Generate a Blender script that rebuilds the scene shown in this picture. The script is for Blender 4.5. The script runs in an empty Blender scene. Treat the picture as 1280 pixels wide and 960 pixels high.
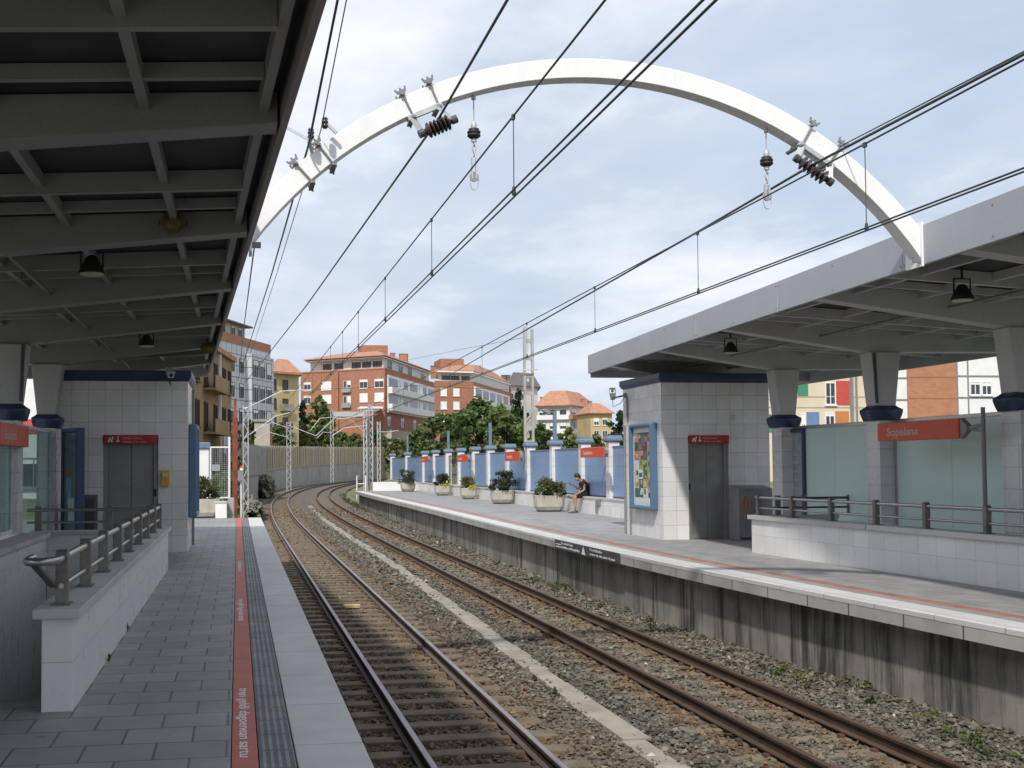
import bpy, math, random
import numpy as np
from mathutils import Vector, Matrix
random.seed(7); RNG = np.random.default_rng(11)
SC = bpy.context.scene; COL = SC.collection

# ------------------------------------------------------------------ camera model (used for the camera and to measure positions)
F, PU, PV = 1480., 530., 518.
VP = (297., 583.); RS = .006; CAM = Vector((0, 0, 1.6))
def pc(u, v): return Vector((u-PU, -(v-PV), -F))
CY = pc(*VP).normalized()
CZ = pc(VP[0]+1000, VP[1]-1000*RS).cross(CY).normalized()
CX = CY.cross(CZ)
def ray(u, v):
    c = pc(u, v); return Vector((c.dot(CX), c.dot(CY), c.dot(CZ)))
def P(u, v, x=None, y=None, z=None):
    r = ray(u, v)
    if x is not None: t = x/r.x
    elif y is not None: t = y/r.y
    else: t = (z-1.6)/r.z
    return CAM + r*t

# ------------------------------------------------------------------ tracks and platform lines
def off(y): return 0. if y < 40 else 1.26*((y-40)/52.)**2.4
def xL(y): return 1.60+off(y)          # rails of the near track
def xR(y): return 4.80+off(y)
EK = [(-8, 8.6), (2, 7.9), (10.25, 7.34), (13.5, 7.1), (19.5, 6.84), (25, 6.80), (33, 6.9), (41, 7.03), (53, 7.15), (64, 7.2), (75, 7.38)]
def XE(y):
    k = EK
    for i in range(len(k)-1):
        if y <= k[i+1][0] or i == len(k)-2:
            (y0, a), (y1, b) = k[i], k[i+1]
            m0 = (k[min(i+1, len(k)-1)][1]-k[max(i-1, 0)][1])/(k[min(i+1, len(k)-1)][0]-k[max(i-1, 0)][0])
            j = i+1
            m1 = (k[min(j+1, len(k)-1)][1]-k[max(j-1, 0)][1])/(k[min(j+1, len(k)-1)][0]-k[max(j-1, 0)][0])
            h = y1-y0; t = (y-y0)/h
            return (2*t**3-3*t*t+1)*a+(t**3-2*t*t+t)*h*m0+(-2*t**3+3*t*t)*b+(t**3-t*t)*h*m1
def xF(y): return 11.25                  # front face of the low boundary wall
def fxR(y): return 7.61+.0557*(y-12.2)  # canopy edges
def fxL(y): return .42-.046*(y-5.58)

# ------------------------------------------------------------------ materials
def nodes(name):
    m = bpy.data.materials.new(name); m.use_nodes = True
    nt = m.node_tree; b = nt.nodes['Principled BSDF']
    return m, nt, b
def N(nt, t, **kw):
    n = nt.nodes.new(t)
    for k, v in kw.items():
        if k in n.inputs: n.inputs[k].default_value = v
        else: setattr(n, k, v)
    return n
def c4(c): return (c[0], c[1], c[2], 1)
def mul(c, f): return tuple(min(1, x*f) for x in c)
def mixc(nt, fac, a, b, blend='MIX'):
    n = nt.nodes.new('ShaderNodeMix'); n.data_type = 'RGBA'; n.blend_type = blend
    for s, v in ((0, fac), (6, a), (7, b)):
        if hasattr(v, 'is_output') or isinstance(v, bpy.types.NodeSocket): nt.links.new(v, n.inputs[s])
        else: n.inputs[s].default_value = v if s == 0 else c4(v)
    return n.outputs[2]
def noise(nt, coord, scale, detail=4, rough=.6):
    n = N(nt, 'ShaderNodeTexNoise', Scale=scale, Detail=detail, Roughness=rough)
    if coord is not None: nt.links.new(coord, n.inputs['Vector'])
    return n.outputs[0]
def ramp(nt, s, a, b, c0=(0, 0, 0), c1=(1, 1, 1)):
    r = nt.nodes.new('ShaderNodeValToRGB'); nt.links.new(s, r.inputs[0])
    r.color_ramp.elements[0].position = a; r.color_ramp.elements[1].position = b
    r.color_ramp.elements[0].color = c4(c0); r.color_ramp.elements[1].color = c4(c1)
    return r.outputs[0]
def scaled(nt, sock, s):
    n = N(nt, 'ShaderNodeMapping'); n.inputs['Scale'].default_value = s
    nt.links.new(sock, n.inputs['Vector']); return n.outputs[0]
def obj_co(nt): return nt.nodes.new('ShaderNodeNewGeometry').outputs['Position']
def uv_co(nt): return nt.nodes.new('ShaderNodeTexCoord').outputs['UV']
def bumpit(nt, b, s, strength=.3, dist=.01):
    n = N(nt, 'ShaderNodeBump', Strength=strength, Distance=dist)
    nt.links.new(s, n.inputs['Height']); nt.links.new(n.outputs[0], b.inputs['Normal'])
def MAT(name, col, rough=.6, var=.15, scale=2., bump=0., bscale=60., metal=0., streak=0., scol=(.05, .05, .045), fine=.08):
    m, nt, b = nodes(name)
    co = obj_co(nt)
    c = mixc(nt, ramp(nt, noise(nt, co, scale), .3, .7), mul(col, 1-var), mul(col, 1+var))
    if fine: c = mixc(nt, ramp(nt, noise(nt, co, bscale*1.7, 2), .3, .7), c, mul(col, 1-fine*2.5)) if False else mixc(nt, fine, c, ramp(nt, noise(nt, co, bscale, 3), .35, .65, (.0, .0, .0), mul(col, 1.6)))
    if streak:
        s = noise(nt, scaled(nt, co, (1.25, 1.25, .09)), 1.9, 7, .74)
        c = mixc(nt, ramp(nt, s, *((.49, .61) if streak >= 1 else (.5, .72)), (0, 0, 0), (min(.92, streak),)*3), c, scol)
    nt.links.new(c, b.inputs['Base Color'])
    b.inputs['Roughness'].default_value = rough; b.inputs['Metallic'].default_value = metal
    if bump: bumpit(nt, b, noise(nt, co, bscale, 4), bump, .01)
    return m
def TILE(name, col, w, h, offset=0., gcol=(.16, .16, .16), mortar=.006, rough=.3, var=.05, bump=.15, dirt=.25, dcol=(.2, .19, .17), shift=(0, 0), speck=0, spots=0):
    m, nt, b = nodes(name)
    uv = uv_co(nt); mp = N(nt, 'ShaderNodeMapping'); mp.inputs['Location'].default_value = (shift[0], shift[1], 0)
    nt.links.new(uv, mp.inputs['Vector'])
    br = N(nt, 'ShaderNodeTexBrick', Color1=c4(mul(col, 1-var)), Color2=c4(mul(col, 1+var)), Mortar=c4(gcol), Scale=1., Bias=0.)
    br.inputs['Brick Width'].default_value = w; br.inputs['Row Height'].default_value = h
    br.inputs['Mortar Size'].default_value = mortar; br.inputs['Mortar Smooth'].default_value = .1
    br.offset = offset; br.squash = 1.
    nt.links.new(mp.outputs[0], br.inputs['Vector'])
    co = obj_co(nt)
    c = mixc(nt, ramp(nt, noise(nt, co, 1.1, 3, .55), .45, .85, (0, 0, 0), (dirt,)*3), br.outputs['Color'], dcol)
    if speck: c = mixc(nt, ramp(nt, noise(nt, co, 160, 2), .42, .62, (0, 0, 0), (speck,)*3), c, mul(col, .35))
    if spots:
        vo = N(nt, 'ShaderNodeTexVoronoi', Scale=1.7); vo.inputs['Randomness'].default_value = 1.; nt.links.new(co, vo.inputs['Vector'])
        c = mixc(nt, ramp(nt, vo.outputs['Distance'], .035, .06, (spots,)*3, (0, 0, 0)), c, mul(col, .4))
        c = mixc(nt, ramp(nt, noise(nt, co, .45, 4, .6), .5, .75, (0, 0, 0), (spots*.7,)*3), c, mul(col, .55))
    nt.links.new(c, b.inputs['Base Color'])
    rr = ramp(nt, noise(nt, co, 3, 3), .3, .7, (rough*.8,)*3, (min(1, rough*1.3),)*3); nt.links.new(rr, b.inputs['Roughness'])
    inv = N(nt, 'ShaderNodeMath', operation='SUBTRACT'); inv.inputs[0].default_value = 1; nt.links.new(br.outputs['Fac'], inv.inputs[1])
    bumpit(nt, b, inv.outputs[0], bump, .005)
    return m
def ATTR(name, rough=.8, trans=0., bump=0):
    m, nt, b = nodes(name)
    a = N(nt, 'ShaderNodeAttribute', attribute_name='Col')
    nt.links.new(a.outputs['Color'], b.inputs['Base Color']); b.inputs['Roughness'].default_value = rough
    b.inputs['Specular IOR Level'].default_value = .25
    if trans:
        t = N(nt, 'ShaderNodeBsdfTranslucent'); nt.links.new(a.outputs['Color'], t.inputs['Color'])
        mx = N(nt, 'ShaderNodeMixShader'); mx.inputs[0].default_value = trans
        nt.links.new(b.outputs[0], mx.inputs[1]); nt.links.new(t.outputs[0], mx.inputs[2])
        nt.links.new(mx.outputs[0], nt.nodes['Material Output'].inputs['Surface'])
    if bump: bumpit(nt, b, noise(nt, obj_co(nt), 90, 3), bump, .01)
    return m
def GLASS(name, col, alpha, rough=.05):
    m, nt, b = nodes(name)
    b.inputs['Base Color'].default_value = c4(col); b.inputs['Roughness'].default_value = rough
    t = N(nt, 'ShaderNodeBsdfTransparent'); t.inputs[0].default_value = (.8, .9, .88, 1)
    mx = N(nt, 'ShaderNodeMixShader'); mx.inputs[0].default_value = alpha
    nt.links.new(t.outputs[0], mx.inputs[1]); nt.links.new(b.outputs[0], mx.inputs[2])
    nt.links.new(mx.outputs[0], nt.nodes['Material Output'].inputs['Surface'])
    return m
def RAIL(name, side, top, toprough=.3):
    m, nt, b = nodes(name)
    g = nt.nodes.new('ShaderNodeNewGeometry'); sx = nt.nodes.new('ShaderNodeSeparateXYZ'); nt.links.new(g.outputs['Normal'], sx.inputs[0])
    f = ramp(nt, sx.outputs[2], .9, .98)
    co = g.outputs['Position']
    s = mixc(nt, ramp(nt, noise(nt, co, 9, 5), .3, .7), mul(side, .6), mul(side, 1.4))
    t = mixc(nt, ramp(nt, noise(nt, scaled(nt, co, (9, .4, 1)), 4, 4), .35, .7), mul(top, .7), mul(top, 1.2))
    nt.links.new(mixc(nt, f, s, t), b.inputs['Base Color'])
    r = ramp(nt, f, 0, 1, (.85,)*3, (toprough,)*3); nt.links.new(r, b.inputs['Roughness'])
    mt = ramp(nt, f, 0, 1, (0,)*3, (.45,)*3); nt.links.new(mt, b.inputs['Metallic'])
    return m

W = {}
W['tile'] = TILE('white_tile', (.71, .70, .685), .305, .305, 0, (.30, .30, .31), .0035, .25, .07, .05, .16)
W['tile_big'] = TILE('white_wall_tile', (.73, .72, .71), .40, .33, 0, (.42, .42, .43), .003, .3, .055, 0., .16, shift=(0, .01))
W['tile_rows'] = TILE('white_wall_tile_rows', (.73, .72, .71), 60., .33, 0, (.40, .40, .41), .003, .3, .02, 0., .12, shift=(7, .01))
W['paving'] = TILE('grey_paving', (.32, .315, .308), .40, .40, .5, (.095, .097, .1), .0075, .55, .13, .5, .3, (.17, .17, .165), shift=(.06, .1), speck=.5, spots=.7)
W['paving_lit'] = TILE('grey_platform_paving', (.33, .325, .325), .40, .40, .5, (.14, .14, .14), .006, .7, .1, .4, .45, (.15, .145, .14), speck=.4, spots=.6)
W['granite'] = TILE('granite_edge', (.62, .605, .58), 2.2, 1.15, 0, (.2, .2, .2), .005, .6, .05, .2, .3, (.33, .33, .33), speck=.35)
W['coping'] = TILE('concrete_coping', (.56, .55, .53), 4., 1.05, 0, (.1, .1, .1), .012, .75, .08, .3, .6, (.26, .25, .23), speck=.3)
W['copingtop'] = TILE('worn_white_coping', (.62, .61, .595), 4., 1.05, 0, (.3, .3, .3), .008, .75, .05, .2, .45, (.42, .41, .39), speck=.25)
W['copingface'] = MAT('weathered_coping_face', (.42, .41, .385), .85, .25, 1.2, .3, 40, streak=.75, scol=(.12, .12, .115))
W['red'] = MAT('red_line', (.50, .125, .08), .6, .18, 5, .15, 80)
W['redlit'] = MAT('faded_red_line', (.36, .15, .10), .75, .3, 2.2, .15, 60)
W['white'] = MAT('white_paint', (.78, .78, .78), .5, .06, 2)
W['text'] = MAT('white_lettering', (.8, .8, .8), .5, .12, 30)
W['textred'] = MAT('faded_lettering', (.62, .50, .46), .6, .25, 60)
W['copingedge'] = TILE('stained_coping_edge', (.45, .44, .41), 1.05, 4., 0, (.09, .09, .085), .014, .85, .08, .3, .9, (.19, .185, .17), speck=.3)
W['concrete'] = MAT('concrete', (.33, .32, .30), .85, .2, 1.5, .3, 50, streak=.55)
W['pitwall'] = MAT('stained_wall', (.26, .245, .215), .9, .45, .7, .4, 40, streak=1., scol=(.035, .034, .032))
W['retwall'] = MAT('old_retaining_wall', (.34, .33, .30), .9, .2, .4, .3, 20, streak=.6, scol=(.12, .12, .11))
W['beam_shade'] = MAT('shade_toned_grey_steel', (.26, .26, .262), .5, .1, 1.5)  # copy of the grey beam steel, canopy shade put into its colour
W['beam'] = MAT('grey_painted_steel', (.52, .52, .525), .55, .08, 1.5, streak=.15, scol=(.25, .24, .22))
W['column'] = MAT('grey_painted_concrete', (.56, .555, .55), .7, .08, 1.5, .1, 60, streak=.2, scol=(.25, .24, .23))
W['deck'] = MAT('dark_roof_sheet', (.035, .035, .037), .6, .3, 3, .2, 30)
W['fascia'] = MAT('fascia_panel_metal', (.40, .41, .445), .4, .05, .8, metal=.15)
W['navy'] = MAT('navy_enamel', (.035, .055, .12), .35, .1, 3)
W['blue'] = MAT('blue_enamel', (.085, .155, .25), .4, .08, 3)
W['bluepanel'] = TILE('blue_fence_panel', (.20, .30, .47), 3., .31, 0, (.12, .2, .36), .004, .5, .05, .15, .2, (.17, .23, .34))
W['bluecap'] = MAT('blue_grey_cap', (.14, .195, .27), .5, .12, 4)
W['steel'] = MAT('brushed_steel', (.42, .41, .40), .32, .12, 12, metal=.85)
W['bronze'] = MAT('weathered_steel_plate', (.20, .185, .17), .45, .25, 9, metal=.5)
W['door'] = MAT('lift_door_steel', (.28, .27, .26), .45, .12, 3, metal=.35)
W['black'] = MAT('black_rubber', (.018, .018, .018), .6, .2, 5)
W['dark'] = MAT('dark_grey_metal', (.06, .06, .065), .5, .2, 5)
W['mid'] = MAT('mid_grey_metal', (.22, .22, .22), .5, .15, 4)
W['signred'] = MAT('red_sign_face', (.62, .075, .025), .45, .08, 4)
W['signdark'] = MAT('dark_red_sign_face', (.40, .03, .025), .45, .1, 4)
W['yellow'] = MAT('yellow_enamel', (.65, .36, .02), .4, .1, 6)
W['brass'] = MAT('dull_brass', (.17, .12, .045), .5, .2, 8, metal=.3)
W['frost'] = MAT('frosted_green_glass', (.72, .82, .78), .2, .04, .8)
_n = W['frost'].node_tree; _t = N(_n, 'ShaderNodeBsdfTranslucent'); _t.inputs[0].default_value = (.72, .85, .80, 1)
_m = N(_n, 'ShaderNodeMixShader'); _m.inputs[0].default_value = .4
_n.links.new(_n.nodes['Principled BSDF'].outputs[0], _m.inputs[1]); _n.links.new(_t.outputs[0], _m.inputs[2]); _n.links.new(_m.outputs[0], _n.nodes['Material Output'].inputs['Surface'])
W['glass'] = GLASS('green_tinted_glass', (.20, .27, .26), .42)
W['arch'] = MAT('white_arch_paint', (.86, .86, .85), .45, .03, 1.2, streak=.3, scol=(.60, .58, .54))
W['galv'] = MAT('galvanised_steel', (.52, .53, .54), .5, .15, 5, metal=.3)
W['mastconc'] = MAT('mast_concrete', (.40, .39, .35), .85, .15, 2)
W['rust'] = MAT('rusty_steel', (.20, .075, .03), .85, .45, 3.5, .3, 60)
W['clip'] = MAT('dark_rail_clip', (.075, .045, .028), .85, .3, 5)
W['rustred'] = MAT('flaking_red_post', (.20, .05, .03), .8, .45, 4, .3, 60)
W['wire'] = MAT('copper_wire_patina', (.045, .065, .06), .5, .2, 5)
W['insul'] = MAT('brown_porcelain', (.05, .032, .034), .2, .2, 6)
W['rail'] = RAIL('worn_rail', (.07, .042, .03), (.30, .26, .255), .42)
W['railrust'] = RAIL('rusty_rail', (.068, .038, .022), (.16, .10, .065), .5)
W['sleeper'] = MAT('weathered_sleeper', (.16, .125, .088), .9, .35, 4, .5, 35, streak=0)
W['sleeper2'] = MAT('concrete_sleeper', (.185, .15, .112), .9, .3, 4, .4, 35)
W['planter'] = MAT('planter_concrete', (.46, .43, .36), .9, .15, 4, .6, 60, streak=.35, scol=(.2, .18, .15))
W['soil'] = MAT('planter_soil', (.06, .045, .03), .95, .3, 10, .5, 40)
W['leaf'] = ATTR('leaves', .55, .35)
W['stones'] = ATTR('ballast_stone', .9)
W['bark'] = MAT('bark', (.10, .075, .055), .9, .3, 6, .5, 30)
W['skin'] = MAT('skin', (.38, .215, .14), .5, .06, 8)
W['hair'] = MAT('dark_hair', (.018, .014, .011), .6, .3, 40)
W['shirt'] = MAT('black_cotton', (.014, .012, .013), .85, .25, 9)
W['shorts'] = MAT('black_shorts', (.011, .011, .013), .85, .25, 9)
W['brick'] = TILE('orange_brick', (.36, .165, .10), .5, .16, .5, (.28, .14, .08), .012, .85, .14, .2, .35, (.25, .085, .045))
W['brickpale'] = TILE('pale_brick', (.42, .19, .105), .5, .16, .5, (.36, .2, .13), .012, .85, .1, .2, .3, (.33, .15, .09))
W['roof'] = TILE('clay_roof', (.46, .245, .155), .45, .3, .5, (.3, .11, .06), .02, .85, .18, .4, .35, (.33, .14, .08))
W['roofgrey'] = MAT('grey_roof', (.14, .135, .135), .8, .2, 3)
W['render'] = MAT('white_render', (.66, .65, .64), .8, .08, .5, streak=.25, scol=(.4, .39, .37))
W['panelwhite'] = TILE('white_cladding', (.56, .57, .60), 1.6, 1.35, 0, (.12, .13, .15), .05, .5, .05, .2, .15)
W['cream'] = MAT('cream_render', (.66, .56, .42), .8, .08, .6)
W['ochre'] = MAT('ochre_render', (.31, .205, .10), .85, .2, .4, streak=.3, scol=(.25, .17, .09))
W['yellowr'] = MAT('yellow_render', (.52, .41, .22), .85, .12, .4, streak=.25, scol=(.4, .3, .15))
W['tan'] = MAT('tan_concrete', (.44, .40, .34), .85, .1, .6)
W['fence'] = TILE('sheet_fence', (.50, .42, .27), 1.15, 40., 0, (.11, .10, .08), .09, .8, .08, .3, .35, (.28, .25, .18))
W['pane'] = MAT('dark_pane', (.045, .055, .065), .08, .4, .8)
W['blind'] = MAT('white_blind', (.80, .80, .78), .7, .04, 3)
W['shutter'] = MAT('dark_shutter', (.07, .045, .03), .6, .2, 4)
W['grass'] = MAT('dry_grass_ground', (.22, .19, .09), .95, .35, .35, .4, 15)
W['verge'] = MAT('rubble_verge', (.18, .165, .13), .95, .45, 1.2, .6, 12)
W['pgreen'] = MAT('green_panel', (.05, .24, .14), .5, .08)
W['pred'] = MAT('red_panel', (.52, .07, .06), .5, .08)
W['pblue'] = MAT('blue_panel', (.14, .22, .40), .5, .08)
W['porange'] = MAT('orange_panel', (.52, .20, .07), .5, .08)
def swatch(n, c): W[n] = MAT(n, c, .5, .25, 9)
for n, c in (('print_plum', (.10, .035, .05)), ('print_cream', (.55, .53, .42)), ('print_lime', (.27, .40, .06)), ('print_sand', (.50, .36, .22)),
             ('print_slate', (.10, .11, .13)), ('print_rust', (.42, .16, .06)), ('print_sky', (.25, .38, .55)), ('print_moss', (.06, .14, .05)),
             ('print_rose', (.45, .22, .20)), ('print_pale', (.62, .66, .66))): swatch(n, c)

# ------------------------------------------------------------------ mesh building
BASE = {}
class MB:
    def __init__(s): s.v = []; s.f = []; s.m = []; s.sm = []
    def add(s, vs, fs, m=0, sm=False):
        o = len(s.v); s.v += [tuple(p) for p in vs]
        for f in fs: s.f.append([i+o for i in f]); s.m.append(m); s.sm.append(sm)
        return s
    def box(s, x0, x1, y0, y1, z0, z1, m=0):
        return s.add([(x, y, z) for z in (z0, z1) for y in (y0, y1) for x in (x0, x1)],
                     [(0, 2, 3, 1), (4, 5, 7, 6), (0, 1, 5, 4), (2, 6, 7, 3), (0, 4, 6, 2), (1, 3, 7, 5)], m)
    def obox(s, o, d, n, u0, u1, z0, z1, n0, n1, m=0):     # box in a frame: d along, n outwards, z up
        o = Vector(o); d = Vector(d); n = Vector(n); Z = Vector((0, 0, 1))
        vs = [o+d*u+n*k+Z*z for z in (z0, z1) for k in (n0, n1) for u in (u0, u1)]
        fl = [(0, 2, 3, 1), (4, 5, 7, 6), (0, 1, 5, 4), (2, 6, 7, 3), (0, 4, 6, 2), (1, 3, 7, 5)]
        if d.cross(n).z < 0: fl = [f[::-1] for f in fl]
        return s.add(vs, fl, m)
    def extr(s, poly, axis, a, b, m=0):                      # polygon extruded along axis 'x','y' or 'z'
        def pt(p, t): return {'x': (t, p[0], p[1]), 'y': (p[0], t, p[1]), 'z': (p[0], p[1], t)}[axis]
        n = len(poly); vs = [pt(p, a) for p in poly]+[pt(p, b) for p in poly]
        ar = sum(poly[i][0]*poly[(i+1) % n][1]-poly[(i+1) % n][0]*poly[i][1] for i in range(n))
        fs = [tuple(range(n))[::-1], tuple(range(n, 2*n))]+[(i, (i+1) % n, n+(i+1) % n, n+i) for i in range(n)]
        flip = (ar < 0) ^ (axis == 'y') ^ (b < a)
        if flip: fs = [f[::-1] for f in fs]
        return s.add(vs, fs, m)
    def tube(s, pts, r, n=8, m=0, cap=True, sm=True):
        pts = [Vector(p) for p in pts]; L = len(pts); rs = r if isinstance(r, (list, tuple)) else [r]*L
        vs = []; up = None
        for i, p in enumerate(pts):
            t = (pts[min(i+1, L-1)]-pts[max(i-1, 0)]).normalized()
            if up is None:
                up = Vector((0, 0, 1)) if abs(t.z) < .9 else Vector((1, 0, 0))
            a = t.cross(up).normalized(); b = a.cross(t).normalized(); up = b
            for k in range(n):
                w = 2*math.pi*k/n; vs.append(p+(a*math.cos(w)+b*math.sin(w))*rs[i])
        fs = [(i*n+k, i*n+(k+1) % n, (i+1)*n+(k+1) % n, (i+1)*n+k) for i in range(L-1) for k in range(n)]
        s.add(vs, fs, m, sm)
        if cap: s.add(vs[:n], [tuple(range(n))[::-1]], m); s.add(vs[-n:], [tuple(range(n))], m)
        return s
    def lathe(s, prof, o=(0, 0, 0), n=14, m=0, axis=None):   # prof: (r, h) from bottom to top
        o = Vector(o); A = Vector(axis).normalized() if axis else Vector((0, 0, 1))
        X = A.orthogonal().normalized(); Y = A.cross(X)
        vs = [o+A*h+(X*math.cos(2*math.pi*k/n)+Y*math.sin(2*math.pi*k/n))*r for r, h in prof for k in range(n)]
        fs = [(i*n+k, i*n+(k+1) % n, (i+1)*n+(k+1) % n, (i+1)*n+k) for i in range(len(prof)-1) for k in range(n)]
        s.add(vs, fs, m, True)
        s.add(vs[:n], [tuple(range(n))[::-1]], m); s.add(vs[-n:], [tuple(range(n))], m)
        return s
    def bar(s, a, b, w, h=None, m=0):                        # square bar between two points
        a = Vector(a); b = Vector(b); t = (b-a).normalized(); h = h or w
        up = Vector((0, 0, 1)) if abs(t.z) < .95 else Vector((0, 1, 0))
        x = t.cross(up).normalized()*w/2; y = x.cross(t).normalized()*h/2
        vs = [p+x*i+y*j for p in (a, b) for i, j in ((-1, -1), (1, -1), (1, 1), (-1, 1))]
        return s.add(vs, [(0, 1, 2, 3), (7, 6, 5, 4), (0, 4, 5, 1), (1, 5, 6, 2), (2, 6, 7, 3), (3, 7, 4, 0)], m)
    def loft(s, ys, sec, m=0, sm=False, close=False, flip=False):   # sec(y) -> list of (x, z)
        rows = [[(x, y, z) for x, z in sec(y)] for y in ys]; n = len(rows[0])
        vs = [p for r in rows for p in r]; K = n if close else n-1
        fs = [(i*n+k, (i+1)*n+k, (i+1)*n+(k+1) % n, i*n+(k+1) % n) for i in range(len(ys)-1) for k in range(K)]
        if flip: fs = [f[::-1] for f in fs]
        s.add(vs, fs, m, sm)
        if close:
            a = tuple(range(n)); b = tuple(range((len(ys)-1)*n, len(ys)*n))
            s.add(vs, [a, b[::-1]] if not flip else [a[::-1], b], m)
        return s
    def build(s, name, mat, parent=None, bevel=0., uvfn=None):
        me = bpy.data.meshes.new(name)
        base = BASE.get(parent.as_pointer(), Vector((0, 0, 0))) if parent else Vector((0, 0, 0))
        vs = [(p[0]-base[0], p[1]-base[1], p[2]-base[2]) for p in s.v]
        me.from_pydata(vs, [], s.f)
        for mt in (mat if isinstance(mat, (list, tuple)) else [mat]): me.materials.append(W[mt] if isinstance(mt, str) else mt)
        me.polygons.foreach_set('material_index', s.m); me.polygons.foreach_set('use_smooth', s.sm)
        me.validate(); me.update()
        boxuv(me, base, uvfn)
        o = bpy.data.objects.new(name, me); COL.objects.link(o)
        if parent: o.parent = parent; BASE[o.as_pointer()] = base
        if bevel:
            b = o.modifiers.new('bevel', 'BEVEL'); b.width = bevel; b.segments = 2; b.limit_method = 'ANGLE'; b.angle_limit = .6
        return o
def boxuv(me, base, uvfn=None):
    uv = me.uv_layers.new(name='UVMap').data
    for p in me.polygons:
        n = p.normal; a = (abs(n.x), abs(n.y), abs(n.z))
        if a[2] > .7: k = 2
        elif a[0] < .02 or a[1] < .02: k = 0 if a[0] > a[1] else 1
        else: k = 3
        if k == 3:
            h = Vector((-n.y, n.x)).normalized()
        for li in p.loop_indices:
            c = me.vertices[me.loops[li].vertex_index].co
            x, y, z = c.x+base[0], c.y+base[1], c.z+base[2]
            if uvfn: uv[li].uv = uvfn(x, y, z, k)
            elif k == 2: uv[li].uv = (x, y)
            elif k == 0: uv[li].uv = (y, z)
            elif k == 1: uv[li].uv = (x, z)
            else: uv[li].uv = (x*h.x+y*h.y, z)
def setp(o, label=None, cat=None, group=None, kind=None):
    if label: o['label'] = label
    if cat: o['category'] = cat
    if group: o['group'] = group
    if kind: o['kind'] = kind
    return o
def thing(name, label, cat, loc=(0, 0, 0), group=None):
    o = bpy.data.objects.new(name, None); COL.objects.link(o); o.location = loc; o.empty_display_size = .2
    BASE[o.as_pointer()] = Vector(loc); return setp(o, label, cat, group)
def dup(o, parent=None, loc=None, rz=None, label=None, group=None, scale=None):
    c = o.copy(); COL.objects.link(c)
    if parent: c.parent = parent
    if loc is not None: c.location = loc
    if rz is not None: c.rotation_euler = (0, 0, rz)
    if scale: c.scale = scale
    if label: c['label'] = label
    if group: c['group'] = group
    for ch in list(o.children): dup(ch, c)
    return c
def text(body, size, org, xd, yd, mat, parent, name='lettering', fit=None, depth=.003, align='LEFT', hscale=None):
    cu = bpy.data.curves.new(name, 'FONT'); cu.body = body; cu.size = size; cu.extrude = depth/2; cu.align_x = align; cu.resolution_u = 3
    tmp = bpy.data.objects.new('tmp', cu); COL.objects.link(tmp)
    me = bpy.data.meshes.new_from_object(tmp.evaluated_get(bpy.context.evaluated_depsgraph_get()))
    bpy.data.objects.remove(tmp); bpy.data.curves.remove(cu)
    me.name = name; me.materials.clear(); me.materials.append(W[mat])
    xs = [v.co.x for v in me.vertices]; w = max(xs)-min(xs); k = (fit/w) if fit else 1.
    X = Vector(xd).normalized(); Y = Vector(yd).normalized(); Z = X.cross(Y)
    base = BASE.get(parent.as_pointer(), Vector()); o0 = Vector(org)-base
    x0 = min(xs) if align == 'LEFT' else 0
    for v in me.vertices:
        c = v.co.copy(); v.co = o0+X*((c.x-x0)*k)+Y*c.y+Z*c.z
    o = bpy.data.objects.new(name, me); COL.objects.link(o); o.parent = parent; BASE[o.as_pointer()] = base
    return o
def frange(a, b, s):
    n = max(1, int(round((b-a)/s))); return [a+(b-a)*i/n for i in range(n+1)]

# ------------------------------------------------------------------ leaves
def leaf_mesh(name, centers, radii, count, size, pal, parent=None, seed=0, flat=.7, shell=True):
    rg = np.random.default_rng(seed)
    C = np.array(centers, float); R = np.array(radii, float)
    if R.ndim == 1: R = np.stack([R, R, R*flat], 1)
    w = (R[:, 0]*R[:, 1]*R[:, 2])**(2/3.); idx = rg.choice(len(C), count, p=w/w.sum())
    d = rg.normal(size=(count, 3)); d /= np.linalg.norm(d, axis=1)[:, None]
    rad = np.abs(rg.normal(.62, .38, count))
    pos = C[idx]+d*R[idx]*rad[:, None]
    nrm = d*.6+rg.normal(size=(count, 3))*.6+np.array([0, 0, .35]); nrm /= np.linalg.norm(nrm, axis=1)[:, None]
    t = np.cross(nrm, rg.normal(size=(count, 3))); t /= np.linalg.norm(t, axis=1)[:, None]; b = np.cross(nrm, t)
    s = size*rg.uniform(.4, 1.55, count)[:, None]
    v = np.stack([pos-t*s, pos+b*s*.55, pos+t*s, pos-b*s*.55], 1).reshape(-1, 3)
    pal = np.array(pal, float); tone = rg.normal(0, .18, len(C))[idx]+rg.normal(0, .22, count)
    col = pal[(rg.integers(0, len(pal), len(C))[idx]+(rg.random(count) < .25)) % len(pal)]*np.clip(1+tone, .45, 1.7)[:, None]
    return qmesh(name, v, col, 'leaf', parent)
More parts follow.
